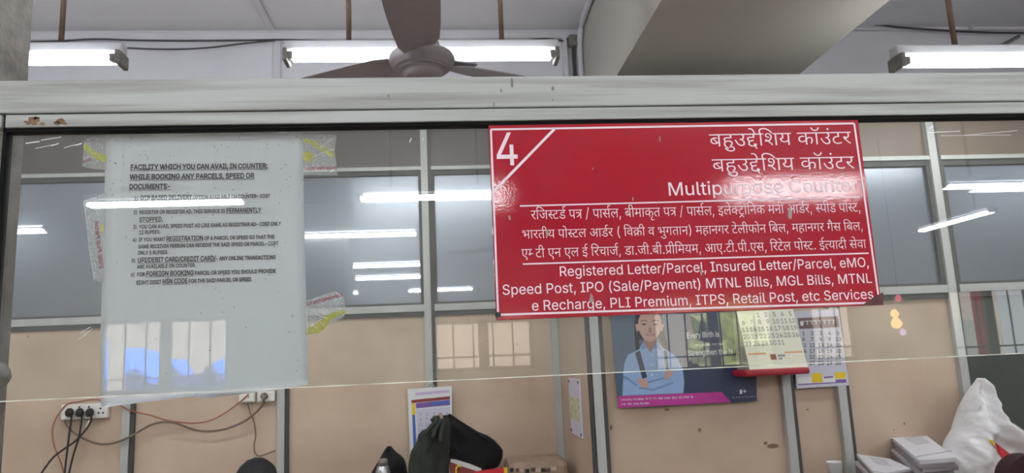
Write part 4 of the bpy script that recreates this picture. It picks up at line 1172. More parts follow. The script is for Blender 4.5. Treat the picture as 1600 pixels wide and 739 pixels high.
B1, B2 = 46, 34
small = .80


def nline(segs, pl, pr, cap):
    lettering('lettering', [(list(s), sc, bo, ul) for s, sc, bo, ul in segs], pl, pr, YN, cap, 727, K, note)


nline([('FACILITY WHICH YOU CAN AVAIL IN COUNTER:', 1, B1, 1)], (203.5, 265), (417.8, 262.6), .0054)
nline([('WHILE BOOKING ANY PARCELS, SPEED OR', 1, B1, 1)], (202.5, 280.2), (397, 278), .0054)
nline([('DOCUMENTS-', 1, B1, 1)], (201.5, 295.6), (266.8, 294.8), .0054)
nline([('1) ', small, B2, 0), (' ', 1, 0, 0), ('OTP BASED DELIVERY', 1, B2, 1), (' OPTION AVAILABLE ON COUNTER- COST', small, B2, 0)], (209.3, 312.6), (422, 308.6), .0048)
nline([('2)  REGISTER OR REGISTER AD, THIS SERVICE IS ', small, B2, 0), ('PERMANENTLY', 1, B2, 1)], (208.3, 334.6), (408.2, 331.3), .0048)
nline([('STOPPED.', 1, B2, 1)], (217.4, 346.6), (254.8, 345.6), .0048)
nline([('3)  YOU CAN AVAIL SPEED POST AD LIKE SAME AS REGISTRAR AD- COST ONLY', 1, B2, 0)], (207.7, 357.4), (439, 352), .0039)
nline([('12 RUPEES.', 1, B2, 0)], (216.8, 366), (250.5, 365), .0039)
nline([('4)  IF YOU WANT ', small, B2, 0), ('REGISTRATION', 1, B2, 1), (' OF A PARCEL OR SPEED SO THAT THE', small, B2, 0)], (207, 377.6), (429, 372.6), .0048)
nline([('SAME RECEIVER PERSON CAN RECEIVE THE SAID SPEED OR PARCEL- COST', 1, B2, 0)], (215.8, 388.2), (435, 382.8), .0039)
nline([('ONLY 5 RUPEES.', 1, B2, 0)], (215, 397.8), (262.9, 396.8), .0039)
nline([('5)  ', small, B2, 0), ('UPI/DEBIT CARD/CREDIT CARD/', 1, B2, 1), ('- ANY ONLINE TRANSACTIONS', small, B2, 0)], (205, 410.2), (431, 404.6), .0050)
nline([('ARE AVAILABLE ON COUNTER.', 1, B2, 0)], (214, 419.6), (306, 417), .0039)
nline([('6)  FOR ', small, B2, 0), ('FOREIGN BOOKING', 1, B2, 1), (' PARCEL OR SPEED YOU SHOULD PROVIDE', small, B2, 0)], (203.9, 432.2), (431, 426.2), .0050)
nline([('EIGHT DIGIT ', small, B2, 0), ('HSN CODE', 1, B2, 1), (' FOR THE SAID PARCEL OR SPEED.', small, B2, 0)], (212.7, 444.8), (394, 439), .0050)

# ---- four scraps of printed packing tape that hold the notice
YTP = .8012


def tape(label, poly, swooshes, text, pl, pr, cap, creases=()):
    c = at(sum(p[0] for p in poly)/len(poly), sum(p[1] for p in poly)/len(poly), YTP)
    root = thing('packing_tape', c, label, 'tape')
    MB().prism([at(x, y, YTP) for x, y in poly], (0, .0002, 0)).build('film', M['tape'], root)
    for sw in swooshes:
        s = MB()
        n = len(sw)//2
        s.flat([tuple(at(x, y, YTP-.0003)) for x, y in sw])
        s.build('yellow_print', M['yellow_ink'], root, recalc=False)
    cr = MB()                                   # white crease lines, with crinkle glints painted in white, too fine to pick apart
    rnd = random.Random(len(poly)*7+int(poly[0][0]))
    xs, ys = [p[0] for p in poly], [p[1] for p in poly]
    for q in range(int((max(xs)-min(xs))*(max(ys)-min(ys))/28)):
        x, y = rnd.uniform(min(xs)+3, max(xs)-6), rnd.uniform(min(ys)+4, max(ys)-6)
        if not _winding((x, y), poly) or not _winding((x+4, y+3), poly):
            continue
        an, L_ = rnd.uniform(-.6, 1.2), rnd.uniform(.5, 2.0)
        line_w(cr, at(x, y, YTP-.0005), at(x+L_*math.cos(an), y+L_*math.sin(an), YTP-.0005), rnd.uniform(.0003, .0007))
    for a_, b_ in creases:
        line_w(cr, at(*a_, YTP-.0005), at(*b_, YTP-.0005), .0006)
    tag(cr.build('crease_glint', M['scratch_glint'], root, recalc=False), kind='stuff')
    if text:
        lettering('lettering', [(list(text), 1, 26, 0)], pl, pr, YTP-.0004, cap, 727, M['maroon_ink'], root, mirror=True)
    return root


tape('small tape scrap at the top left corner of the notice, broad yellow stroke', [(131, 220), (142, 211), (166, 211), (166, 266), (146, 264), (128.5, 260)],
     [[(131, 222), (138, 228), (148, 236), (166, 243), (166, 255), (152, 250), (140, 242), (131, 233)]], 'Pos', (129, 254), (142, 251), .0032)
tape('tape scrap at the top right corner of the notice with crossed yellow strokes', [(472, 210), (526, 210), (525, 219), (522.5, 234), (525, 250), (527.5, 274), (472, 273)],
     [[(474, 216), (484, 218), (505, 232), (522, 242), (522, 247), (505, 238), (488, 226), (474, 221)], [(489, 217), (494, 219), (522, 238), (522, 241)],
      [(474, 238), (484, 237), (491, 243), (486, 252), (480, 254), (474, 248)]], 'India Post Parc', (476, 266), (527, 264.5), .0034, [((488, 246), (502, 239)), ((502, 239), (523, 233)), ((500, 231), (513, 221)), ((513, 221), (521, 217))])
tape('long slanted tape strip down the left side of the notice', [(130.5, 313), (148, 307), (166, 301), (163, 380), (161, 441), (155, 440), (147, 438), (138, 384)],
     [[(157, 352), (162, 349), (161, 362), (157, 366)]], 'India Post Parcel', (148, 346), (155.5, 420), .0040, [((131, 314), (147, 309)), ((131, 316), (136, 350)), ((139, 385), (147, 437))])
tape('torn tape scrap near the lower right edge of the notice with a yellow wave', [(478, 470), (500, 462), (523.5, 455), (536, 462), (539, 476), (540, 486), (537, 495), (522, 505), (511, 512), (495, 522), (478, 524)],
     [[(478, 513), (490, 509), (500, 501), (510, 492), (524, 486), (540, 485), (540, 490), (528, 493), (517, 501), (508, 514), (497, 521), (478, 523)]], 'Maharashtra Ci', (480, 478), (535, 462), .0037, [((484, 482), (500, 494)), ((500, 494), (512, 498)), ((524, 456), (532, 462)), ((479, 480), (480, 522))])

# ---- grey cloth knot at the left frame edge
kp = at(2, 585, 1.22)
tag(inflate([(-22, 560), (-8, 563), (6, 566), (15, 576), (18, 588), (13, 598), (4, 606), (-10, 612), (-24, 606), (-30, 585)], 1.27, .028, 14, 10, .004, 3).build('cloth_knot', M['holder']),
    'grey knotted cloth against the pillar at the far left edge', 'cloth')

# ================================================================== TUBE LIGHTS
ZT = 2.885


def make_tube_light(label, loc, rods=((-.36), (.36))):
    root = thing('tube_light', loc, label, 'lamp')
    L = 1.24
    x, y, z = loc

    def P(a, b, c):
        return (x+a, y+b, z+c)
    MB().bbox(P(-L/2, -.030, .028), P(L/2, .030, .072), .006).build('housing', M['housing'], root)
    for s in (-1, 1):
        h = MB()
        h.bbox(P(s*L/2, -.050, -.030), P(s*(L/2-.022), .050, .030), .006)
        h.bbox(P(s*(L/2-.02), -.046, -.022), P(s*(L/2-.045), -.010, .014), .006)
        h.bbox(P(s*(L/2-.02), .010, -.008), P(s*(L/2-.045), .046, .024), .006)
        h.build('lamp_holder', M['holder'], root)
    MB().cyl(P(-L/2+.045, -.028, -.014), P(L/2-.045, -.028, -.014), .0175, 10).build('tube', M['tube'], root)
    MB().cyl(P(-L/2+.045, .028, .010), P(L/2-.045, .028, .010), .0175, 10).build('tube', M['tube'], root)
    for r in rods:
        MB().cyl(P(r, 0, .07), (x+r, y, CEIL), .0115, 8).build('rod', M['rod'], root)
    return root


T1 = make_tube_light('twin fluorescent tube light hung behind the ceiling fan', (-.062, 3.19, 2.93), (-.335, .36))
T2 = dup(T1, (-1.95, 3.10, ZT))
T2['label'] = 'twin fluorescent tube light behind the pillar at the far left'
T3 = dup(T1, (2.55, 2.80, 2.72))
T3['label'] = 'twin fluorescent tube light right of the concrete beam'
for i, ch in enumerate([c for c in T2.children if c.name.startswith('rod')]):
    ch.location.x += (.165 if i == 0 else .0)
for i, ch in enumerate([c for c in T3.children if c.name.startswith('rod')]):
    ch.location.x += (.0 if i == 0 else .05)
HALL = [(-2.13, -4.22, 0, 'hall tube light mirrored as a white streak across the paper notice'),
        (-.065, -4.22, 0, 'hall tube light mirrored as a streak between the notice and the red sign'),
        (2.97, -4.25, 0, 'hall tube light whose glare sparkles on the English heading of the sign'),
        (4.95, -4.30, 0, 'hall tube light mirrored at the right edge beyond the sign'),
        (5.75, -6.10, PI/2, 'hall tube light hung crosswise, mirrored as a slanting streak right of the sign'),
        (-.85, 1.75, 0, 'staff-side tube light mirrored as the upper short streak in the office glass'),
        (-.85, -.62, 0, 'hall tube light mirrored as the lower short streak in the office glass'),
        (-4.1, 2.45, 0, 'staff-side tube light mirrored in the office glass at the far left'),
        (5.3, 1.2, 0, 'staff-side tube light beyond the right frame edge'),
        (-3.1, -.62, 0, 'hall tube light nearest the counter at the left, added to brighten it, mirrored behind the notice'),  # this light and those below are added to brighten the counter front
        (1.4, -.62, 0, 'hall tube light nearest the counter, added to brighten it, right of the camera'),
        (3.65, -.62, 0, 'hall tube light nearest the counter at the right, added to brighten it, mirrored in the right office panes'),
        (-3.1, -2.05, 0, 'hall tube light of the second row, added to brighten the counter, mirrored low at the far left'),
        (-.75, -2.05, 0, 'hall tube light of the second row, added to brighten the counter, mirrored thin and low left of the sign'),
        (1.5, -2.05, 0, 'hall tube light of the second row, added to brighten the counter, behind the camera to the right'),
        (3.75, -2.05, 0, 'hall tube light of the second row, added to brighten the counter, mirrored low at the right')]
HT = None
for x, y, rz, lb in HALL:
    if HT is None:
        o = HT = dup(T1, (x, y, ZT), rz)
        for i, c in enumerate([c for c in HT.children if c.name.startswith('tube')]):
            c.location.z += (0, -.024)[i]           # both tubes of a hall light hang level
    else:
        o = dup(HT, (x, y, ZT), rz)
    o['label'] = lb
    o['group'] = 'hall tube lights mirrored in the glass'

# ================================================================== CEILING FAN
FX, FY, FZ = -.052, 2.36, 2.506
fan = thing('ceiling_fan', (FX, FY, FZ), 'grey three-bladed ceiling fan with ribbed round hub above the counter glass', 'fan')
MB().lathe([(.010, -.012), (.040, -.012), (.058, -.004), (.064, .004), (.067, .010), (.073, .011), (.080, .013), (.083, .021), (.088, .022), (.096, .025), (.099, .034), (.104, .036), (.109, .046), (.112, .058), (.106, .068), (.088, .074), (.070, .080), (.062, .084), (.060, .112), (.050, .120), (.020, .122)], (FX, FY, FZ), 40).build('motor_hub', M['fan'], fan)
MB().lathe([(.0785, .0135), (.0815, .0135), (.0815, .0185), (.0785, .0185)], (FX, FY, FZ), 40).build('hub_ring', M['fan_dark'], fan)
MB().cyl((FX, FY, FZ+.12), (FX, FY, CEIL-.09), .014, 12).build('down_rod', M['fan'], fan)
MB().lathe([(.016, -.10), (.055, -.08), (.07, -.02), (.07, 0)], (FX, FY, CEIL), 24).build('canopy', M['fan'], fan)
for a in (-92, 28, 148):
    an = math.radians(a)
    ca, sa = math.cos(an), math.sin(an)

    def BP(r, w, z):
        return (FX+ca*r-sa*w, FY+sa*r+ca*w, FZ+z)
    mb = MB()
    top, bot = [], []
    rows = [(.105, .050), (.15, .066), (.25, .074), (.40, .080), (.585, .082), (.61, .066)]
    for r, w in rows:
        for s in (-1, -.4, .3, 1):
            zz = .052 + .016*s*(1-.3*(r-.17)) - .004*(s*s)
            top.append(BP(r, w*s, zz+.003))
            bot.append(BP(r, w*s, zz))
    n = 4
    m = len(top)
    fs = []
    for k in range(len(rows)-1):
        for j in range(n-1):
            i = k*n+j
            fs.append((i, i+1, i+n+1, i+n))
            fs.append((i+m, i+n+m, i+n+1+m, i+1+m))
    rim = [j for j in range(n)]+[k*n+n-1 for k in range(1, len(rows))]+[(len(rows)-1)*n+j for j in range(n-2, -1, -1)]+[k*n for k in range(len(rows)-2, 0, -1)]
    for q in range(len(rim)):
        a1, b1 = rim[q], rim[(q+1) % len(rim)]
        fs.append((a1, b1, b1+m, a1+m))
    mb.add(top+bot, fs, 0, False)
    mb.build('blade', M['fan'], fan)
    br = MB()
    br.prism([BP(.075, -.022, .064), BP(.13, -.018, .064), BP(.18, -.035, .062), BP(.20, -.028, .062), BP(.20, .028, .068), BP(.18, .035, .068), BP(.13, .018, .066), BP(.075, .022, .066)], (0, 0, .006))
    br.build('blade_bracket', M['fan'], fan)

# ================================================================== CONDUITS AND CABLES ON THE BACK WALL
def conduit(label, a, b, w, d, m='conduit', group=None):
    return tag(MB().bbox(a, b, .004).build('conduit', M[m]), label, 'conduit', group)


zc = at(200, 55, YB-.03).z
conduit('white flat cable conduit along the top of the back wall, left of the beam', (-3.9, YB-.035, zc-.030), (.93, YB, zc+.018), 0, 0)
conduit('narrow white conduit dropping down the back wall left of the fan', (-1.085, YB-.025, 3.2), (-1.035, YB, zc-.031), 0, 0)
conduit('white conduit running across the ceiling left of the fan', (-1.115, 1.0, CEIL-.022), (-1.07, YB-.04, CEIL), 0, 0)
v1 = at(884, 90, YB-.03)
conduit('pale square conduit beside the beam corner, left of the dark recess', (v1.x-.022, YB-.05, 3.2), (v1.x+.012, YB, zc-.032), 0, 0)
v2 = at(901, 90, YB-.02)
tag(MB().bbox((v2.x-.030, YB-.02, 3.2), (v2.x-.004, YB, zc-.04), .003).build('conduit', M['post_dark']), 'dark strip for the shade of the recess between two conduits in the beam corner', 'conduit')  # the shade of the recess built as a dark strip
tag(MB().tube([(.978, YB-.03, 3.2), (.978, YB-.03, 3.55), (.976, YB-.07, 3.70), (.975, YB-.25, 3.775), (.975, 3.9, 3.78), (.975, 2.0, 3.78)], .020, 10).build('pipe', M['conduit']),
    'grey pipe bending from the wall corner along the foot of the beam', 'pipe')
tag(MB().bbox((.90, YB-.06, 3.66), (.97, YB-.001, 3.74), .008).build('junction_box', M['holder']), 'small dark junction box at the corner of the beam', 'box')
zr = at(1470, 42, YB-.03).z
conduit('white conduit along the top of the back wall, right of the beam', (2.08, YB-.03, zr-.020), (7.0, YB, zr+.018), 0, 0)


def cable(label, pts, r, Y, m='cable', name='cable', cat='cable'):
    return tag(MB().tube([at(x, y, Y) for x, y in pts], r, 7).build(name, M[m]), label, cat)


YC = YB-.055
cable('upper black cable strung along the back wall at left', [(20, 65), (60, 65), (95, 64), (150, 61), (215, 63), (300, 64), (390, 63), (432, 62), (480, 63), (560, 66), (700, 70)], .006, YC)
cable('lower black cable sagging along the back wall at left', [(30, 66), (95, 66), (140, 70), (200, 75), (260, 77), (320, 75), (380, 68), (430, 63)], .006, YC-.015)
cable('short black cable drooping right of the fan', [(770, 71), (800, 67), (830, 62), (855, 61), (880, 64)], .007, YC)
cable('black cable draped below the right-hand conduit', [(1345, 37), (1375, 39), (1410, 43), (1450, 46), (1500, 49), (1560, 51), (1640, 51)], .008, YC)
cable('dark strip slanting on the back wall above the right tube light', [(1548, 81), (1592, 57)], .014, YC, 'holder', 'wall_strip', 'strut')  # a dark slanting bar lying on the wall
for px, py, lb in ((1354, 33, 'small pipe clip at the left end of the right conduit'), (1519, 38, 'small pipe clip midway along the right conduit')):
    p = at(px, py, YC)
    tag(MB().bbox((p.x-.014, YC-.005, p.z-.03), (p.x+.014, YB-.028, p.z+.03), .004).build('pipe_clip', M['housing']), lb, 'clip')

# ================================================================== ON THE LEFT PARTITION
YW = YL+.008
# socket strip with three plugs
a, b = at(100, 633, YW), at(172, 650, YW)
st = thing('power_strip', ((a.x+b.x)/2, YW, b.z), 'white power strip with three black plugs on the beige panel at left', 'power strip')
MB().bbox((a.x, YW-.035, b.z-.008), (b.x, YW+.002, a.z+.004), .006).build('body', M['plastic'], st)
for px, py in ((157, 638), (161, 645), (154, 645), (139, 636), (124, 636)):
    p = at(px, py, YW-.036)
    MB().cyl((p.x, YW-.0365, p.z), (p.x, YW-.030, p.z), .006, 8).build('socket_hole', M['hole'], st)
cords = [[(112, 649), (111, 660), (108, 680), (105, 705), (101, 739), (97, 775)], [(128, 649), (127, 662), (123, 685), (115, 710), (108, 739), (101, 775)],
         [(143, 648), (142, 658), (135, 670), (119, 688), (98, 703), (82, 716), (65, 739), (50, 765)]]
names = ['black power plug, left of three in the power strip, with hanging cord', 'black power plug, middle of three in the power strip, with hanging cord', 'black power plug, right of three in the power strip, with slanting cord']
for (px, py), cd, lb in zip(((112, 644), (128, 644), (143.5, 644)), cords, names):
    p = at(px, py, YW-.036)
    pg = thing('power_plug', (p.x, YW-.036, p.z), lb, 'plug')
    MB().lathe([(.012, -.024), (.022, -.012), (.023, .004), (.016, .018), (.008, .024)], (p.x, YW-.062, p.z), 12).build('plug_body', M['cord_black'], pg)
    MB().tube([at(x, y, YW-.066-(.018 if px > 140 else .004*(px > 120))) for i, (x, y) in enumerate(cd)], .0055, 7).build('cord', M['cord_black'], pg)
p0, p1 = at(141, 657, YW-.07), at(135, 668, YW-.07)
tag(MB().cyl(p0, p1, .009, 8).build('tape_wrap', M['plastic']), 'scrap of white tape wrapped round the slanting plug cord', 'tape')
# two socket boxes
boxes = [((375, 613), (400, 628), 'white socket box, left of two beside the partition post', False), ((403.5, 611), (431, 627), 'white socket box with round grey plug, beside the partition post', True)]
for (q0, q1, lb, plug) in boxes:
    a, b = at(*q0, YW), at(*q1, YW)
    sb = thing('socket_box', ((a.x+b.x)/2, YW, b.z), lb, 'socket')
    MB().bbox((a.x, YW-.03, b.z), (b.x, YW+.004, a.z), .006).build('body', M['plastic'], sb)
    MB().bbox((a.x+.008, YW-.033, b.z+.007), (b.x-.008, YW-.029, a.z-.007), .002).build('face_plate', M['plastic'], sb)
    for dx in (-.012, .012):
        MB().cyl(((a.x+b.x)/2+dx, YW-.0340, (a.z+b.z)/2), ((a.x+b.x)/2+dx, YW-.032, (a.z+b.z)/2), .004, 8).build('socket_hole', M['hole'], sb)
pp = at(412, 619, YW-.05)
pg = thing('power_plug', pp, 'round grey power plug in the right socket box beside the post', 'plug')
MB().cyl((pp.x, YW-.034, pp.z), (pp.x, YW-.075, pp.z), .021, 16, r2=.016).build('plug_body', M['plastic_grey'], pg)
cable('grey-brown cable looping from the grey plug to behind the power strip', [(412, 623), (410, 632), (400, 644), (380, 659), (352, 670), (322, 674), (296, 669), (275, 661), (255, 659.5), (238, 663), (222, 671), (205, 681), (185, 690), (165, 694), (148, 692), (128, 684), (112, 673), (104, 664), (101, 656)], .0065, YL-.045, 'cord_grey')
cable('thin orange-brown wire drooping from the left socket box to the power strip', [(388, 616), (376, 627), (352, 645), (328, 657), (305, 661), (285, 660), (258, 656), (232, 648), (205, 642), (186, 633), (165, 626), (142, 624.5), (122, 628), (106, 631), (93, 645), (84, 662), (82, 680), (86, 700), (95, 722), (101, 745), (103, 770)], .004, YL-.030, 'cord_red')
cable('thin grey wire hanging below the socket boxes', [(387, 629), (391, 645), (397, 660), (399.5, 680), (397, 695), (398, 706), (403, 712), (412, 711), (430, 704)], .004, YL-.027, 'cord_grey')


def calendar_grid(parent, x0, y0, x1, y1, cols, rows, Y, m, cap, seed=0, start=1):
    """printed dates in rows, given in pixels of the sheet"""
    n = start
    for r in range(rows):
        segsV, segsF = [], []
        mb = MB()
        for c in range(cols):
            if n > 31:
                break
            s = str(n)
            V, F, w = layout([(list(s), 1, 20, 0)])
            p = at(x0+(x1-x0)*(c+.5)/cols, y0+(y1-y0)*(r+.8)/rows, Y)
            k = cap/727
            mb.add([(p.x+(vx-w/2)*k, Y, p.z+vy*k) for vx, vy, li in V], F)
            n += 1
        if mb.v:
            mb.build('date_row', m, parent, recalc=False)


# wall calendar on the left partition post
YK = YL-.036
def corner_quad(pts, Y):
    return [tuple(at(x, y, Y)) for x, y in pts]


cal = thing('wall_calendar', at(672, 660, YK), 'white wall calendar with purple heading hanging behind the dark bags', 'calendar')
MB().prism(corner_quad([(637, 608), (706, 603), (707, 745), (642, 750)], YK), (0, .006, 0)).build('sheet', M['paper'], cal)
y = YK-.0008
pr = MB()
pr.flat(corner_quad([(649, 613.5), (702, 609), (702, 613.5), (649, 618)], y), 0)
pr.flat(corner_quad([(643, 625), (703, 619), (703, 624), (643, 630)], y), 1)
pr.flat(corner_quad([(650, 630), (703, 624.5), (703, 633), (650, 638)], y), 2)
pr.flat(corner_quad([(672, 628.5), (703, 625.5), (703, 631), (672, 634)], y-.0003), 3)
pr.flat(corner_quad([(643, 630.5), (648.5, 630), (649, 648), (644, 648)], y), 4)
pr.flat(corner_quad([(644, 648), (648.5, 648), (651, 700), (646, 700)], y), 3)
pr.flat(corner_quad([(650, 640), (703, 635), (704, 700), (653, 702)], y), 5)
pr.build('print', [M['lilac'], M['dark_red'], M['purple'], M['blue'], M['yellow'], M['calendar_grey']], cal, recalc=False)
MB().tube([at(666, 604.5, YK-.002), at(672, 598, YK+.006), at(679, 603.6, YK-.002)], .003, 6).build('hanger', M['steel'], cal)
calendar_grid(cal, 652, 642, 704, 700, 5, 7, y-.0004, M['grey_ink'], .016)

# small laminated notice on the return panel
nt = thing('laminated_notice', (.695, 4.05, 1.12), 'small lilac laminated notice with a green picture, seen edge-on on the return panel', 'notice')
q = [at_x(891, 590, .694), at_x(907, 594, .694), at_x(912.5, 684, .694), at_x(894.5, 678, .694)]
ya, yb = 4.235, 3.895
MB().bbox((.690, yb, 1.132), (.6995, ya, 1.436), .002).build('sheet', M['pale_lilac'], nt)
MB().box((.6885, yb+.02, 1.215), (.6902, ya-.02, 1.335)).build('picture', M['notice_green'], nt)
for yy in (yb+.02, ya-.02):
    for zz in (1.15, 1.42):
        MB().cyl((.687, yy, zz), (.6905, yy, zz), .009, 8).build('screw', M['hole'], nt)

# ================================================================== ON THE RIGHT PARTITION
YPo = YRT-.028
po = thing('poster', at(1070, 560, YPo), 'dark blue poster of a smiling girl in a pale shirt with arms folded', 'poster')


def zq(x, y):
    """poster close-up coordinates -> photograph pixels"""
    return (940+x/4.104, 470+y/4.104)


def zpoly(mb, pts, layer, mi):
    mb.flat([tuple(at(*zq(x, y), YPo-.0004*layer)) for x, y in pts], mi)


def ell(cx, cy, rx, ry, a0=0, a1=360, n=22):
    return [(cx+rx*math.cos(math.radians(a0+(a1-a0)*i/n)), cy+ry*math.sin(math.radians(a0+(a1-a0)*i/n))) for i in range(n if a1-a0 == 360 else n+1)]


MB().prism([at(*zq(x, y), YPo) for x, y in ((48, -20), (985, -45), (996, 643), (108, 688))], (0, .003, 0)).build('sheet', M['poster_bg'], po)
m = MB()
zpoly(m, [(530, -30), (985, -40), (996, 642), (780, 655), (530, 600)], 1, 0)
zpoly(m, [(525, 308), (850, 290), (852, 432), (530, 440)], 2, 1)
zpoly(m, [(105, 612), (770, 584), (832, 650), (108, 686)], 3, 2)
m.build('colour_blocks', [M['poster_navy'], M['poster_box'], M['poster_pink']], po, recalc=False)
m = MB()
zpoly(m, [(134, 608), (138, 480), (146, 400), (170, 345), (240, 312), (268, 262), (312, 330), (356, 262), (392, 300), (440, 330), (490, 370), (520, 440), (530, 520), (524, 592)], 3.5, 0)
zpoly(m, [(268, 262), (250, 318), (288, 300), (312, 330)], 4, 1)
zpoly(m, [(356, 262), (382, 312), (338, 302), (312, 330)], 4, 1)
zpoly(m, [(296, 516), (420, 486), (424, 494), (300, 528)], 5, 1)
zpoly(m, [(240, 552), (330, 566), (460, 520), (462, 528), (330, 578), (240, 562)], 5, 1)
zpoly(m, [(138, 480), (168, 490), (228, 540), (226, 548), (160, 505), (136, 500)], 5, 1)
zpoly(m, [(214, 332), (246, 318), (292, 490), (262, 500)], 5, 2)
zpoly(m, [(398, 318), (420, 322), (430, 442), (414, 446)], 5, 2)
for by in (350, 410, 475):
    zpoly(m, ell(322, by, 5, 5, n=8), 5, 3)
girl = m.build('printed_girl', [M['poster_shirt'], M['poster_shirt_fold'], M['poster_strap'], M['poster_white']], po, recalc=False)
m = MB()
zpoly(m, [(250, 30), (300, -10), (350, 5), (385, 60), (392, 130), (405, 200), (432, 300), (428, 430), (408, 430), (395, 310), (375, 240), (240, 250), (246, 320), (222, 330), (212, 250), (208, 150), (222, 80)], 2, 0)
m.build('hair', M['hair'], girl, recalc=False)
m = MB()
zpoly(m, [(272, 220), (350, 220), (356, 290), (316, 330), (268, 290)], 3, 1)
zpoly(m, [(214, 150), (238, 150), (240, 190), (226, 196)], 3, 0)
zpoly(m, [(374, 150), (400, 150), (390, 196), (374, 190)], 3, 0)
zpoly(m, [(310+76*math.cos(t)*(1-.10*max(0, math.sin(t))), 150+(112 if math.sin(t) > 0 else 100)*math.sin(t)) for t in [i*2*PI/26 for i in range(26)]], 4, 0)
zpoly(m, [(303, 170), (318, 170), (324, 200), (310, 207), (297, 200)], 5, 1)
m.build('face', [M['poster_skin'], M['poster_skin_dark']], girl, recalc=False)
m = MB()
for ex in (272, 346):
    zpoly(m, ell(ex, 150, 15, 6), 6, 0)
    zpoly(m, [(ex-22, 128), (ex, 121), (ex+22, 127), (ex+20, 132), (ex, 127), (ex-20, 133)], 6, 0)
zpoly(m, [(278, 215), (300, 211), (312, 214), (326, 210), (346, 214), (330, 224), (312, 227), (294, 224)], 6, 1)
zpoly(m, [(290, 216), (312, 219), (336, 216), (312, 222)], 7, 2)
m.build('features', [M['hair'], M['poster_lips'], M['poster_white']], girl, recalc=False)
m = MB()
zpoly(m, [(232, 495), (270, 500), (300, 515), (298, 556), (262, 556), (240, 535)], 6, 0)
zpoly(m, [(408, 452), (440, 442), (462, 452), (440, 490), (400, 500)], 6, 0)
m.build('hands', [M['poster_skin']], girl, recalc=False)
PW = M['poster_white']
lettering('lettering', [(list('Every Birth is'), 1, 22, 0)], zq(545, 240), zq(756, 230), YPo-.002, .026, 727, PW, po)
lettering('lettering', [(list('Strengthen the N'), 1, 22, 0)], zq(553, 352), zq(842, 340), YPo-.002, .026, 727, PW, po)
m = MB()
rnd = random.Random(5)
for (x0, y0, x1, y1, h) in ((122, 636, 585, 616, 13), (126, 664, 305, 656, 12), (840, 622, 985, 612, 4), (600, 286, 790, 276, 14)):
    x = x0
    while x < x1:
        w = rnd.uniform(18, 42) if h > 6 else rnd.uniform(8, 16)
        yy = y0+(y1-y0)*(x-x0)/(x1-x0)
        zpoly(m, [(x, yy-h/2), (min(x+w, x1), yy-h/2), (min(x+w, x1), yy-h/2+2.2), (x, yy-h/2+2.2)], 5, 0)
        q = x+2
        while q < min(x+w, x1)-3:
            zpoly(m, [(q, yy-h/2), (q+2.2, yy-h/2), (q+2.2, yy+h/2*rnd.uniform(.5, 1)), (q, yy+h/2)], 5, 0)
            if rnd.random() < .6:
                zpoly(m, ell(q+4, yy+h*.1, 3.2, h*.26, n=7), 5, 0)
            q += rnd.uniform(6, 10)
        x += w+rnd.uniform(5, 9)
zpoly(m, ell(918, 580, 9, 9, n=10), 5, 0)
zpoly(m, [(885, 570), (902, 570), (902, 595), (892, 600), (885, 592)], 5, 0)
m.build('small_print', PW, po, recalc=False)

# wedge-shaped date pad with a red foot, hung on the partition post
YD = YPo-.003
c1 = thing('date_pad', at(1205, 590, YD), 'thick tilted cream calendar pad with a red foot, overlapping the poster', 'calendar')
zt, zb = 1.785, 1.455
dep_t, dep_b = .045, .15


def pad_front(x, t, off=0.0):
    """point on the sloping face: x across, t = 0 bottom .. 1 top"""
    return (x, YD-(dep_b*(1-t)+dep_t*t)-off, zb+(zt-zb)*t)


xa = at(1171, 574, YD-dep_b).x
xb = at(1262, 571, YD-dep_b).x
MB().prism([(xa, YD, zt), pad_front(xa, 1), pad_front(xa, 0), (xa, YD, zb)], (xb-xa, 0, 0)).build('pad', M['calendar_side'], c1)
MB().add([pad_front(xa, 0, .001), pad_front(xb, 0, .001), pad_front(xb, 1, .001), pad_front(xa, 1, .001)], [(0, 1, 2, 3)]).build('front_sheet', M['cream'], c1, recalc=False)
MB().bbox((xa-.03, YD-dep_b-.012, zb-.030), (xb+.004, YD-.001, zb+.002), .010).build('red_foot', M['foot_red'], c1)
m = MB()


def pf_quad(m, u0, t0, u1, t1, mi, off=.002):
    m.add([pad_front(xa+(xb-xa)*u0, t0, off), pad_front(xa+(xb-xa)*u1, t0, off), pad_front(xa+(xb-xa)*u1, t1, off), pad_front(xa+(xb-xa)*u0, t1, off)], [(0, 1, 2, 3)], mi)


pf_quad(m, .02, .925, .98, .98, 0)
pf_quad(m, .02, .86, .98, .925, 1)
pf_quad(m, .02, .215, .34, .235, 2)
pf_quad(m, .66, .215, .98, .235, 2)
pf_quad(m, .40, .13, .50, .21, 3)
pf_quad(m, .53, .17, .66, .20, 4)
pf_quad(m, .53, .13, .60, .155, 4)
m.build('print', [M['dark_red'], M['orange'], M['orange'], M['dark_red'], M['grey_ink']], c1, recalc=False)
n = 1
for r in range(5):
    m = MB()
    for cidx in range(7):
        if r == 0 and cidx < 2:
            continue
        if n > 31:
            break
        V, F, w = layout([(list(str(n)), 1, 20, 0)])
        s = .021/727
        u = (cidx+.5)/7
        t0 = .76-.105*r
        x0 = xa+(xb-xa)*u
        m.add([pad_front(x0+(vx-w/2)*s, t0+vy*s/(zt-zb), .0025) for vx, vy, li in V], F)
        n += 1
    m.build('date_row', M['grey_ink'], c1, recalc=False)

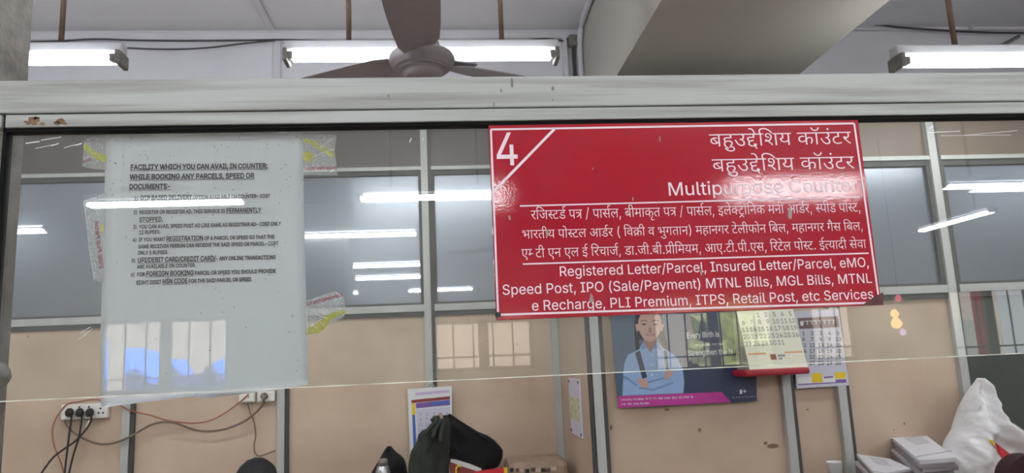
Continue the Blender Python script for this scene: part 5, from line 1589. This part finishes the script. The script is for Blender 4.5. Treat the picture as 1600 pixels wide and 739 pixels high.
# flat calendar on the next post
YE = YRT-.026
c2 = thing('wall_calendar', at(1285, 600, YE), 'flat lilac wall calendar with a brown band and yellow squares, right of the cream pad', 'calendar')
MB().prism(corner_quad([(1236, 487), (1310, 483), (1327, 602), (1245, 607)], YE), (0, .006, 0)).build('sheet', M['calendar_grey'], c2)
y = YE-.0008
m = MB()
m.flat(corner_quad([(1246, 497), (1309, 494), (1312, 511), (1249, 514)], y), 0)
for qd_ in ([(1268, 583.5), (1284, 582.5), (1286, 597), (1269, 598)], [(1304, 582), (1321, 581), (1322, 591), (1305, 592)]):
    MB().flat(corner_quad(qd_, y-.0005)).build('yellow_square', M['yellow'], c2, recalc=False)
m.build('heading_band', M['brown_band'], c2, recalc=False)
m = MB()
m.flat(corner_quad([(1246, 590), (1323, 586), (1324, 599), (1247, 603)], y), 1)
m.flat(corner_quad([(1305, 593), (1322, 592), (1323, 596), (1306, 597)], y-.0005), 3)
m.flat(corner_quad([(1287, 588.5), (1302, 587.5), (1302, 590), (1287, 591)], y-.0005), 3)
m.flat(corner_quad([(1247, 600), (1323, 596), (1323, 598), (1247, 602)], y-.0007), 4)
m.build('footer_print', [M['brown_band'], M['paper'], M['yellow'], M['purple'], M['purple'], M['paper']], c2, recalc=False)
m = MB()
m.flat(corner_quad([(1250, 503), (1254, 503), (1255, 509), (1251, 509)], y-.0007), 5)
for k in range(8):
    x = 1251+k*6.8
    m.flat(corner_quad([(x, 501.5-k*.3), (x+5.6, 501.2-k*.3), (x+5.7, 502.4-k*.3), (x+.1, 502.7-k*.3)], y-.0007), 5)
    m.flat(corner_quad([(x+3, 501.5-k*.3), (x+4.2, 501.4-k*.3), (x+4.5, 508-k*.3), (x+3.3, 508-k*.3)], y-.0007), 5)
tag(m.build('heading_letters', [M['paper']]*6, c2, recalc=False), kind='stuff')
calendar_grid(c2, 1249, 516, 1317, 581, 5, 7, y-.0004, M['ink'], .018)

# ================================================================== DESKS AND WHAT STANDS ON THEM
def table(label, x0, x1, y0, y1, h, cat='table'):
    t = thing('office_table', ((x0+x1)/2, (y0+y1)/2, 0), label, cat)
    MB().bbox((x0, y0, h-.03), (x1, y1, h), .006).build('table_top', M['wood'], t)
    for xx in (x0+.05, x1-.05):
        for yy in (y0+.05, y1-.05):
            MB().bbox((xx-.025, yy-.025, 0), (xx+.025, yy+.025, h-.03), .004).build('leg', M['post'], t)
    return t


HL = .80
table('brown office table under the dark bags against the left partition', -1.0, .62, 4.02, 4.55, HL)
HR = .90
table('brown office table carrying the paper bundles and white sack', 1.0, 3.3, 2.75, 3.52, HR)


def to_table(pts, Y, z, xl, xr):
    return pts+[(xr, py_of(xr, Y, z)), (xl, py_of(xl, Y, z))]


# small black bag and steel bottle
Y1 = 4.30
tag(inflate(to_table([(580, 739), (590, 722), (599, 706), (605, 697), (611, 697), (619, 706), (629, 713), (634, 722), (637, 739)], Y1, HL+.001, 578, 640), Y1, .11, 24, 12, .012, 2).build('cloth_bag', M['black_cloth']),
    'small peaked black bag behind the steel bottle', 'bag')
YBt = 4.12
p = at(598, 718, YBt)
bt = thing('steel_bottle', (p.x, YBt, HL), 'steel bottle with a pale cap in front of the small black bag', 'bottle')
hb = p.z-HL
MB().lathe([(.036, 0), (.038, .01), (.038, hb-.06), (.030, hb-.035), (.024, hb-.03)], (p.x, YBt, HL), 20).build('body', M['steel'], bt)
MB().lathe([(.026, hb-.03), (.027, hb-.004), (.020, hb+.004)], (p.x, YBt, HL), 16).build('cap', M['plastic_grey'], bt)
# big green-black bag with gathered neck
Y2 = 4.11
g = thing('green_bag', at(672, 790, Y2), 'large dark green cloth bag with a gathered neck in front of the calendar', 'bag')
inflate(to_table([(638, 725), (642, 705), (651, 690), (654, 678), (661, 671), (667, 670), (675, 661), (672, 655), (678, 649), (684, 652), (690, 654), (699, 648), (704, 662), (703, 690), (701, 715), (702, 739)], Y2, HL+.001, 634, 704), Y2, .09, 50, 22, .014, 5, crease=.010).build('body', M['green_cloth'], g)
sv = [at(687, 646, Y2-.05), at(690, 652, Y2-.06), at(688, 658, Y2-.07)]
MB().tube(sv, .010, 7).build('neck_tie', M['carton'], g)
for k, (xa_, ya_, xb_, yb_) in enumerate(((690, 656, 676, 684), (695, 656, 688, 690), (684, 656, 664, 680))):
    MB().tube([at(xa_, ya_, Y2-.075), at((xa_+xb_)/2-2, (ya_+yb_)/2, Y2-.115), at(xb_, yb_, Y2-.13)], .012, 7).build('fold', M['green_cloth'], g)
# black holdall hanging over papers
Y3 = 4.36
h = thing('black_holdall', at(745, 735, Y3), 'bulky black fabric holdall slumped over the red files', 'bag')
inflate([(697, 650), (702, 646), (711, 652), (724, 660), (737, 668), (748, 675), (762, 680), (773, 688), (782, 698), (786, 704), (785, 716), (780, 727), (770, 734), (752, 737), (740, 740), (722, 741), (703, 738), (700, 712), (697, 700), (693, 675)], Y3, .075, 40, 20, .008, 9, crease=.006).build('body', M['black_cloth'], h)
MB().tube([at(702, 648, Y3-.10), at(722, 662, Y3-.13), at(744, 677, Y3-.14), at(765, 692, Y3-.13)], .008, 7).build('seam', M['black_cloth'], h)
MB().tube([at(704, 690, Y3-.12), at(716, 704, Y3-.15), at(722, 716, Y3-.14)], .009, 7).build('strap', M['black_cloth'], h)
# files under the holdall
Y4 = 4.26


def slab(label, name, pts, Y, t, depth, m, cat, group=None, edge=None):
    """a flat file or packet whose upper edge runs through the given pixels; it stands on what is below"""
    a, b = at(*pts[0], Y), at(*pts[1], Y)
    mb = MB()
    mb.prism([(a.x, Y, a.z), (b.x, Y, b.z), (b.x, Y, b.z-t), (a.x, Y, a.z-t)], (0, depth, 0))
    return tag(mb.build(name, M[m]), label, cat, group)




def standing(label, name, px_top, Y, depth, m, cat):
    """a flat thing standing on the table: its upper edge runs through the given pixels"""
    T = [at(x, y, Y) for x, y in px_top]
    P = T+[Vector((T[-1].x, Y, HL+.0005)), Vector((T[0].x, Y, HL+.0005))]
    return tag(MB().prism(P, (0, depth, 0)).build(name, M[m]), label, cat)


standing('maroon ledger standing on edge under the black holdall', 'ledger', [(703, 722), (716, 727), (730, 732), (752, 739)], 4.105, .02, 'dark_red', 'file')
standing('bright red folder standing on edge at the front of the pile under the holdall', 'folder', [(741, 737.5), (760, 734.5), (787, 731)], 4.075, .02, 'red', 'file')
standing('white papers slanting out from under the black holdall', 'loose_papers', [(704, 717.5), (714, 719), (735, 725.5), (752, 732.5)], 4.130, .02, 'paper', 'papers')
zf = HL
for pts, lb in (([(692, 711), (694, 704), (698, 701), (701, 706)], 'yellow cord loop left of the black holdall, above the papers'), ([(713, 745), (713, 732), (716, 728), (720, 729)], 'yellow cord hooked in front of the red files')):
    MB().tube([at(x, y, Y4-.165) for x, y in pts], .005, 7).build('yellow_cord', M['yellow'], h)
p = at(788, 733, 4.10)
tag(MB().bbox((p.x-.006, 4.085, HL+.0005), (p.x+.016, 4.10, p.z+.010), .003).build('yellow_tag', M['yellow']), 'small yellow tag at the right end of the red files', 'tag')
# brown wrapped bundle
Y5 = 4.32
a, b = at(793, 722, Y5-.15), at(888, 720, Y5-.15)
bd = thing('brown_parcel', ((a.x+b.x)/2, Y5, HL), 'brown wrapped parcel bundle in the corner right of the holdall', 'parcel')
MB().bbox((a.x, Y5-.16, HL+.0005), (b.x, Y5+.16, (a.z+b.z)/2), .03).build('wrapping', M['carton'], bd)
rnd = random.Random(3)
for k in range(9):
    px = 800+k*8.2+rnd.uniform(-1, 1)
    p = at(px, 734+rnd.uniform(-2, 2), Y5-.162)
    w = rnd.uniform(.006, .016)
    MB().box((p.x-w, Y5-.1612, p.z-.010), (p.x+w, Y5-.155, p.z+.010)).build('printed_label', (M['hole'], M['brown_band'], M['panel'])[k % 3], bd)

# paper bundles on the right table
def bundle(label, q, z_top, th, text, seed, group='tied bundles of printed forms'):
    """q: four pixels of the top sheet (back-left, back-right, front-right, front-left)"""
    P = []
    for x, y in q:
        lo, hi = 1.0, 4.5
        for _ in range(50):
            mid = (lo+hi)/2
            if at(x, y, mid).z > z_top:
                lo = mid
            else:
                hi = mid
        P.append(at(x, y, (lo+hi)/2))
    c = sum(P, Vector())/4
    root = thing('paper_bundle', (c.x, c.y, z_top-th), label, 'papers', None)
    rnd = random.Random(seed)
    n = max(3, int(th/.014))
    for k in range(n):
        z1 = z_top-th*k/n
        z0 = z_top-th*(k+1)/n+.0008
        off = Vector((rnd.uniform(-.006, .006), rnd.uniform(-.006, .006), 0)) if k else Vector()
        Q = [Vector((p.x, p.y, z0))+off for p in P]
        MB().prism(Q, (0, 0, z1-z0)).build('sheaf', [M['sheet_side']] if k else [M['sheet']], root)
    if text:
        m = MB()
        e1, e2 = P[1]-P[0], P[3]-P[0]
        for r in range(8):
            u0, u1 = .30+.012*r, .80+.02*math.sin(r*2.1)
            v = .10+.065*r
            if r > 5:
                continue
            nseg = 7
            for s in range(nseg):
                ua = u0+(u1-u0)*s/nseg
                ub = ua+(u1-u0)/nseg*rnd.uniform(.55, .85)
                A = P[0]+e1*ua+e2*v
                B = P[0]+e1*ub+e2*v
                C_ = P[0]+e1*ub+e2*(v+.030)
                D_ = P[0]+e1*ua+e2*(v+.030)
                m.add([Vector((t.x, t.y, z_top+.0006)) for t in (D_, C_, B, A)], [(0, 1, 2, 3)])
        A, B, C_, D_ = P[0]+e2*.86, P[0]+e1+e2*.86, P[0]+e1+e2*.885, P[0]+e2*.885
        m.add([Vector((t.x, t.y, z_top+.0006)) for t in (D_, C_, B, A)], [(0, 1, 2, 3)])
        m.build('printed_lines', M['grey_ink'], root, recalc=False)
        A, B = P[0]+e1*.52, P[3]+e1*.52
        if th > .03:
            n1 = (B-A).normalized()
            MB().tube([Vector((B.x, B.y-.004, z_top-th+.002)), Vector((B.x, B.y-.004, z_top-.002))], .0022, 6, sub=1).build('string', M['string'], root)
    return root


zt1 = 1.085
bundle('tall paper bundle topmost of the right stack, string round the front', [(1394, 684), (1443, 677), (1493.5, 715), (1437, 719.5)], zt1, .048, True, 1)
bundle('paper bundle under the topmost one in the right stack', [(1392, 701), (1437, 694), (1490, 733), (1434, 738)], zt1-.050, .045, False, 2)
bundle('lowest paper bundle of the right stack, standing on the table', [(1394, 722), (1440, 714), (1494, 752), (1438, 760)], zt1-.096, zt1-.097-HR, False, 3)
bundle('paper bundle on top of the lower left stack', [(1338, 709), (1390, 716.5), (1424, 732), (1368, 741)], 1.040, .030, True, 4)
bundle('paper bundle underneath in the lower left stack', [(1336, 720), (1388, 728), (1422, 744), (1366, 753)], 1.009, 1.008-HR, False, 5)
# paper cup
Yc = 3.3
p = at(1303, 721, Yc)
cup = thing('paper_cup', (p.x, Yc, HR), 'small white paper cup left of the paper bundles', 'cup')
hc = p.z-HR
MB().lathe([(.024, .0005), (.034, hc-.003), (.036, hc), (.032, hc-.002), (.022, .006)], (p.x, Yc, HR), 18).build('body', M['paper'], cup)

# white sack
Y6 = 3.43
sk = thing('white_sack', at(1540, 780, Y6), 'tall crumpled white woven sack with a peaked top and red print', 'sack')
inflate(to_table([(1458, 739), (1470, 705), (1478, 686), (1488, 672), (1493, 655), (1498, 638), (1508, 618), (1515, 606), (1522, 597), (1526, 591), (1529, 590), (1533, 598), (1540, 616), (1547, 640), (1557, 655), (1573, 666), (1590, 680), (1604, 690), (1625, 720), (1635, 739)], Y6, HR+.001, 1456, 1640), Y6, .15, 90, 44, .026, 21, crease=.030).build('body', M['sack'], sk)
# printed patches lie on the sack's front
def on_sack(px, py, lift=.004):
    dg = bpy.context.evaluated_depsgraph_get()
    return at(px, py, Y6-.15)


body = [c for c in sk.children][0]


def hit(px, py, lift=.004):
    """first point of the sack body met by the sight line of the print's place"""
    from mathutils.bvhtree import BVHTree
    global _bvh
    if '_bvh' not in globals():
        o0 = parent_origin(sk)
        _bvh = BVHTree.FromPolygons([v.co+o0 for v in body.data.vertices], [tuple(p.vertices) for p in body.data.polygons])
    o = Vector((0, 0, EYE))
    d = (at(px, py, 3.0)-o).normalized()
    loc, nrm, idx, dist = _bvh.ray_cast(o, d)
    return loc-d*lift if loc is not None else at(px, py, Y6-.1)


def patch(poly, name, m):
    n = 7
    mb = MB()
    (x0, y0), (x1, y1), (x2, y2), (x3, y3) = poly
    vs = []
    for r in range(n+1):
        for c in range(n+1):
            u, v = c/n, r/n
            px = (x0*(1-u)+x1*u)*(1-v)+(x3*(1-u)+x2*u)*v
            py = (y0*(1-u)+y1*u)*(1-v)+(y3*(1-u)+y2*u)*v
            vs.append(hit(px, py))
    fs = [(r*(n+1)+c, (r+1)*(n+1)+c, (r+1)*(n+1)+c+1, r*(n+1)+c+1) for r in range(n) for c in range(n)]
    mb.add(vs, fs, 0, True)
    mb.build(name, m, sk, recalc=False)


patch([(1550, 693), (1556, 692), (1582, 712), (1571, 724)], 'red_print', M['red'])
patch([(1544, 686), (1551, 688), (1556, 693), (1550, 695)], 'yellow_print', M['yellow'])

# maroon chair, only its rounded back shows
Y7 = 2.6
p = at(1592, 712, Y7)
ch = thing('office_chair', (p.x, Y7+.1, 0), 'dark maroon rounded chair back at the lower right corner', 'chair')
cx = at(1600, 730, Y7).x
ztop = p.z
prof = []
for i in range(17):
    an = PI*i/16
    prof.append((cx+.03+.10*math.cos(an), Y7, ztop-.09+.09*math.sin(an)))
mb = MB()
prof = [(cx+.13, Y7, .62), ]+prof+[(cx-.07, Y7, .62)]
mb.prism(prof, (0, .07, 0))
o = mb.build('backrest', M['maroon'], ch)
bv = o.modifiers.new('soft', 'BEVEL')
bv.width = .02
bv.segments = 3
MB().bbox((cx-.17, Y7-.36, .42), (cx+.27, Y7+.08, .50), .03).build('seat', M['maroon'], ch)
MB().bbox((cx+.00, Y7+.03, .45), (cx+.06, Y7+.06, .66), .006).build('back_support', M['cord_black'], ch)
for sx, sy in ((-.13, -.32), (.23, -.32), (-.13, .04), (.23, .04)):
    MB().cyl((cx+sx, Y7+sy, 0), (cx+sx, Y7+sy, .43), .014, 8).build('leg', M['post'], ch)

# ================================================================== THE CLERK: the top of a bowed head shows at the lower edge
YPn = 3.55
hp = at(400, 715, YPn)
PX, PZ = hp.x, hp.z               # crown of the head
pb = thing('person', (PX, YPn, 0), 'person bent over low at the desk, only black hair showing at the lower edge', 'person')
J = [  # joint, position, radius
    ('pelvis', (0, .26, .47), .135), ('waist', (0, .22, .60), .12), ('chest', (0, .12, .76), .125), ('neck', (0, .03, PZ-.215), .055), ('head', (0, -.01, PZ-.135), .072), ('crown', (0, -.005, PZ-.085), .080),
    ('shl', (-.17, .10, .795), .052), ('ell', (-.25, -.08, .66), .040), ('wrl', (-.13, -.28, .70), .027), ('hal', (-.08, -.34, .705), .026),
    ('shr', (.17, .10, .795), .052), ('elr', (.25, -.08, .66), .040), ('wrr', (.13, -.28, .70), .027), ('har', (.08, -.34, .705), .026),
    ('hipl', (-.10, .20, .47), .085), ('knl', (-.13, -.16, .48), .062), ('anl', (-.13, -.12, .09), .042), ('tol', (-.13, -.26, .04), .034),
    ('hipr', (.10, .20, .47), .085), ('knr', (.13, -.16, .48), .062), ('anr', (.13, -.12, .09), .042), ('tor', (.13, -.26, .04), .034)]
E_ = [('pelvis', 'waist'), ('waist', 'chest'), ('chest', 'neck'), ('neck', 'head'), ('head', 'crown'), ('chest', 'shl'), ('shl', 'ell'), ('ell', 'wrl'), ('wrl', 'hal'), ('chest', 'shr'), ('shr', 'elr'), ('elr', 'wrr'), ('wrr', 'har'),
      ('pelvis', 'hipl'), ('hipl', 'knl'), ('knl', 'anl'), ('anl', 'tol'), ('pelvis', 'hipr'), ('hipr', 'knr'), ('knr', 'anr'), ('anr', 'tor')]
for s, nm in ((-1, 'hal'), (1, 'har')):
    hx = s*.08
    for k in range(4):
        fx = hx+s*(-.030+.020*k)
        J += [('%sf%da' % (nm, k), (fx, -.375, .705), .010), ('%sf%db' % (nm, k), (fx-s*.004, -.41+.006*abs(k-1.5), .698), .0085)]
        E_ += [(nm, '%sf%da' % (nm, k)), ('%sf%da' % (nm, k), '%sf%db' % (nm, k))]
    J += [(nm+'ta', (hx-s*.040, -.345, .70), .010), (nm+'tb', (hx-s*.055, -.375, .698), .0085)]
    E_ += [(nm, nm+'ta'), (nm+'ta', nm+'tb')]
idx = {j[0]: i for i, j in enumerate(J)}
me = bpy.data.meshes.new('body')
me.from_pydata([j[1] for j in J], [(idx[a], idx[b]) for a, b in E_], [])
body_o = bpy.data.objects.new('body', me)
COL.objects.link(body_o)
body_o.parent = pb
skm = body_o.modifiers.new('skin', 'SKIN')
skm.use_smooth_shade = True
for i, j in enumerate(J):
    sv = me.skin_vertices[0].data[i]
    sv.radius = (j[2], j[2])
    sv.use_root = (i == 0)
ss = body_o.modifiers.new('sub', 'SUBSURF')
ss.levels = ss.render_levels = 1
me.materials.append(M['skin'])
# hair cap over the skull
hb = bmesh.new()
bmesh.ops.create_icosphere(hb, subdivisions=4, radius=1.0)
for v in hb.verts:
    c = v.co
    k = 1+.03*math.sin(c.x*14+c.z*9)*math.cos(c.y*12)
    v.co = Vector((c.x*.092*k, c.y*.104*k+.012, c.z*.098*k+PZ-.10))
    if c.y < -.25 and c.z < .15:
        v.co.y += .075*min(1, (-.25-c.y)*1.6)
    v.co += Vector((PX, YPn, 0))
MB().add([v.co.copy() for v in hb.verts], [[v.index for v in f.verts] for f in hb.faces], 0, True).build('hair', M['hair'], pb)
hb.free()
fm = MB()
for s in (-1, 1):
    fm.lathe([(.002, -.006), (.008, -.003), (.009, 0), (.006, .004)], (PX+s*.030, YPn-.082, PZ-.15), 10)
fm.build('eyes', M['plastic'], pb)
fm = MB()
fm.bbox((PX-.011, YPn-.104, PZ-.185), (PX+.011, YPn-.078, PZ-.150), .008)
fm.build('nose', M['skin'], pb)
fm = MB()
fm.bbox((PX-.022, YPn-.082, PZ-.207), (PX+.022, YPn-.074, PZ-.198), .003)
fm.build('mouth', M['poster_lips'], pb)
# shirt around the trunk
sh = MB()
vs, fs = [], []
secs = [(.40, .27, .185, .16), (.55, .235, .175, .155), (.66, .18, .185, .155), (.76, .125, .205, .15), (.83, .085, .17, .115), (.865, .06, .085, .08)]
n = 20
for z, yy, rx, ry in secs:
    vs += [(PX+rx*math.cos(2*PI*i/n), YPn+yy+ry*math.sin(2*PI*i/n), z) for i in range(n)]
for k in range(len(secs)-1):
    for i in range(n):
        fs.append((k*n+i, k*n+(i+1) % n, (k+1)*n+(i+1) % n, (k+1)*n+i))
sh.add(vs, fs, 0, True)
sh.build('shirt', M['shirt'], pb)
stl = thing('stool', (PX, YPn+.24, 0), 'low round stool under the seated person', 'stool')
MB().lathe([(.17, .30), (.18, .31), (.18, .335), (.16, .345)], (PX, YPn+.26, 0), 24).build('seat', M['wood'], stl)
for k in range(4):
    an = PI/4+k*PI/2
    MB().cyl((PX+.16*math.cos(an), YPn+.26+.16*math.sin(an), 0), (PX+.11*math.cos(an), YPn+.26+.11*math.sin(an), .305), .014, 8).build('leg', M['post'], stl)

# ================================================================== string of party bulbs in the hall (seen in the counter glass)
gb = thing('bulb_string', (4.3, -6.0, 2.0), 'string of amber, pink and violet bulbs, seen mirrored in the glass right of the sign', 'lights')


def mirrored(px, py, Y):
    d = R2*(px-800.0)+U2*(369.5-py)+_f*FPX
    D = 2*.795-Y
    t = D/d.y
    return Vector((d.x*t, Y, EYE+d.z*t))


pts = []
for px, py, m, r in ((1404, 466, 'bulb_pink', .035), (1398, 490, 'bulb_amber', .045), (1401, 505, 'bulb_amber', .06), (1411, 519, 'bulb_violet', .035)):
    p = mirrored(px, py, -6.0)
    pts.append(p)
    MB().lathe([(.01, r*1.1), (r*.55, r*.8), (r, 0), (r*.7, -r*.7), (.005, -r)], p, 12).build('bulb', M[m], gb)
MB().tube([Vector((pts[0].x, -6, CEIL))]+[p+Vector((0, 0, .05)) for p in pts], .006, 6).build('wire', M['cable'], gb)
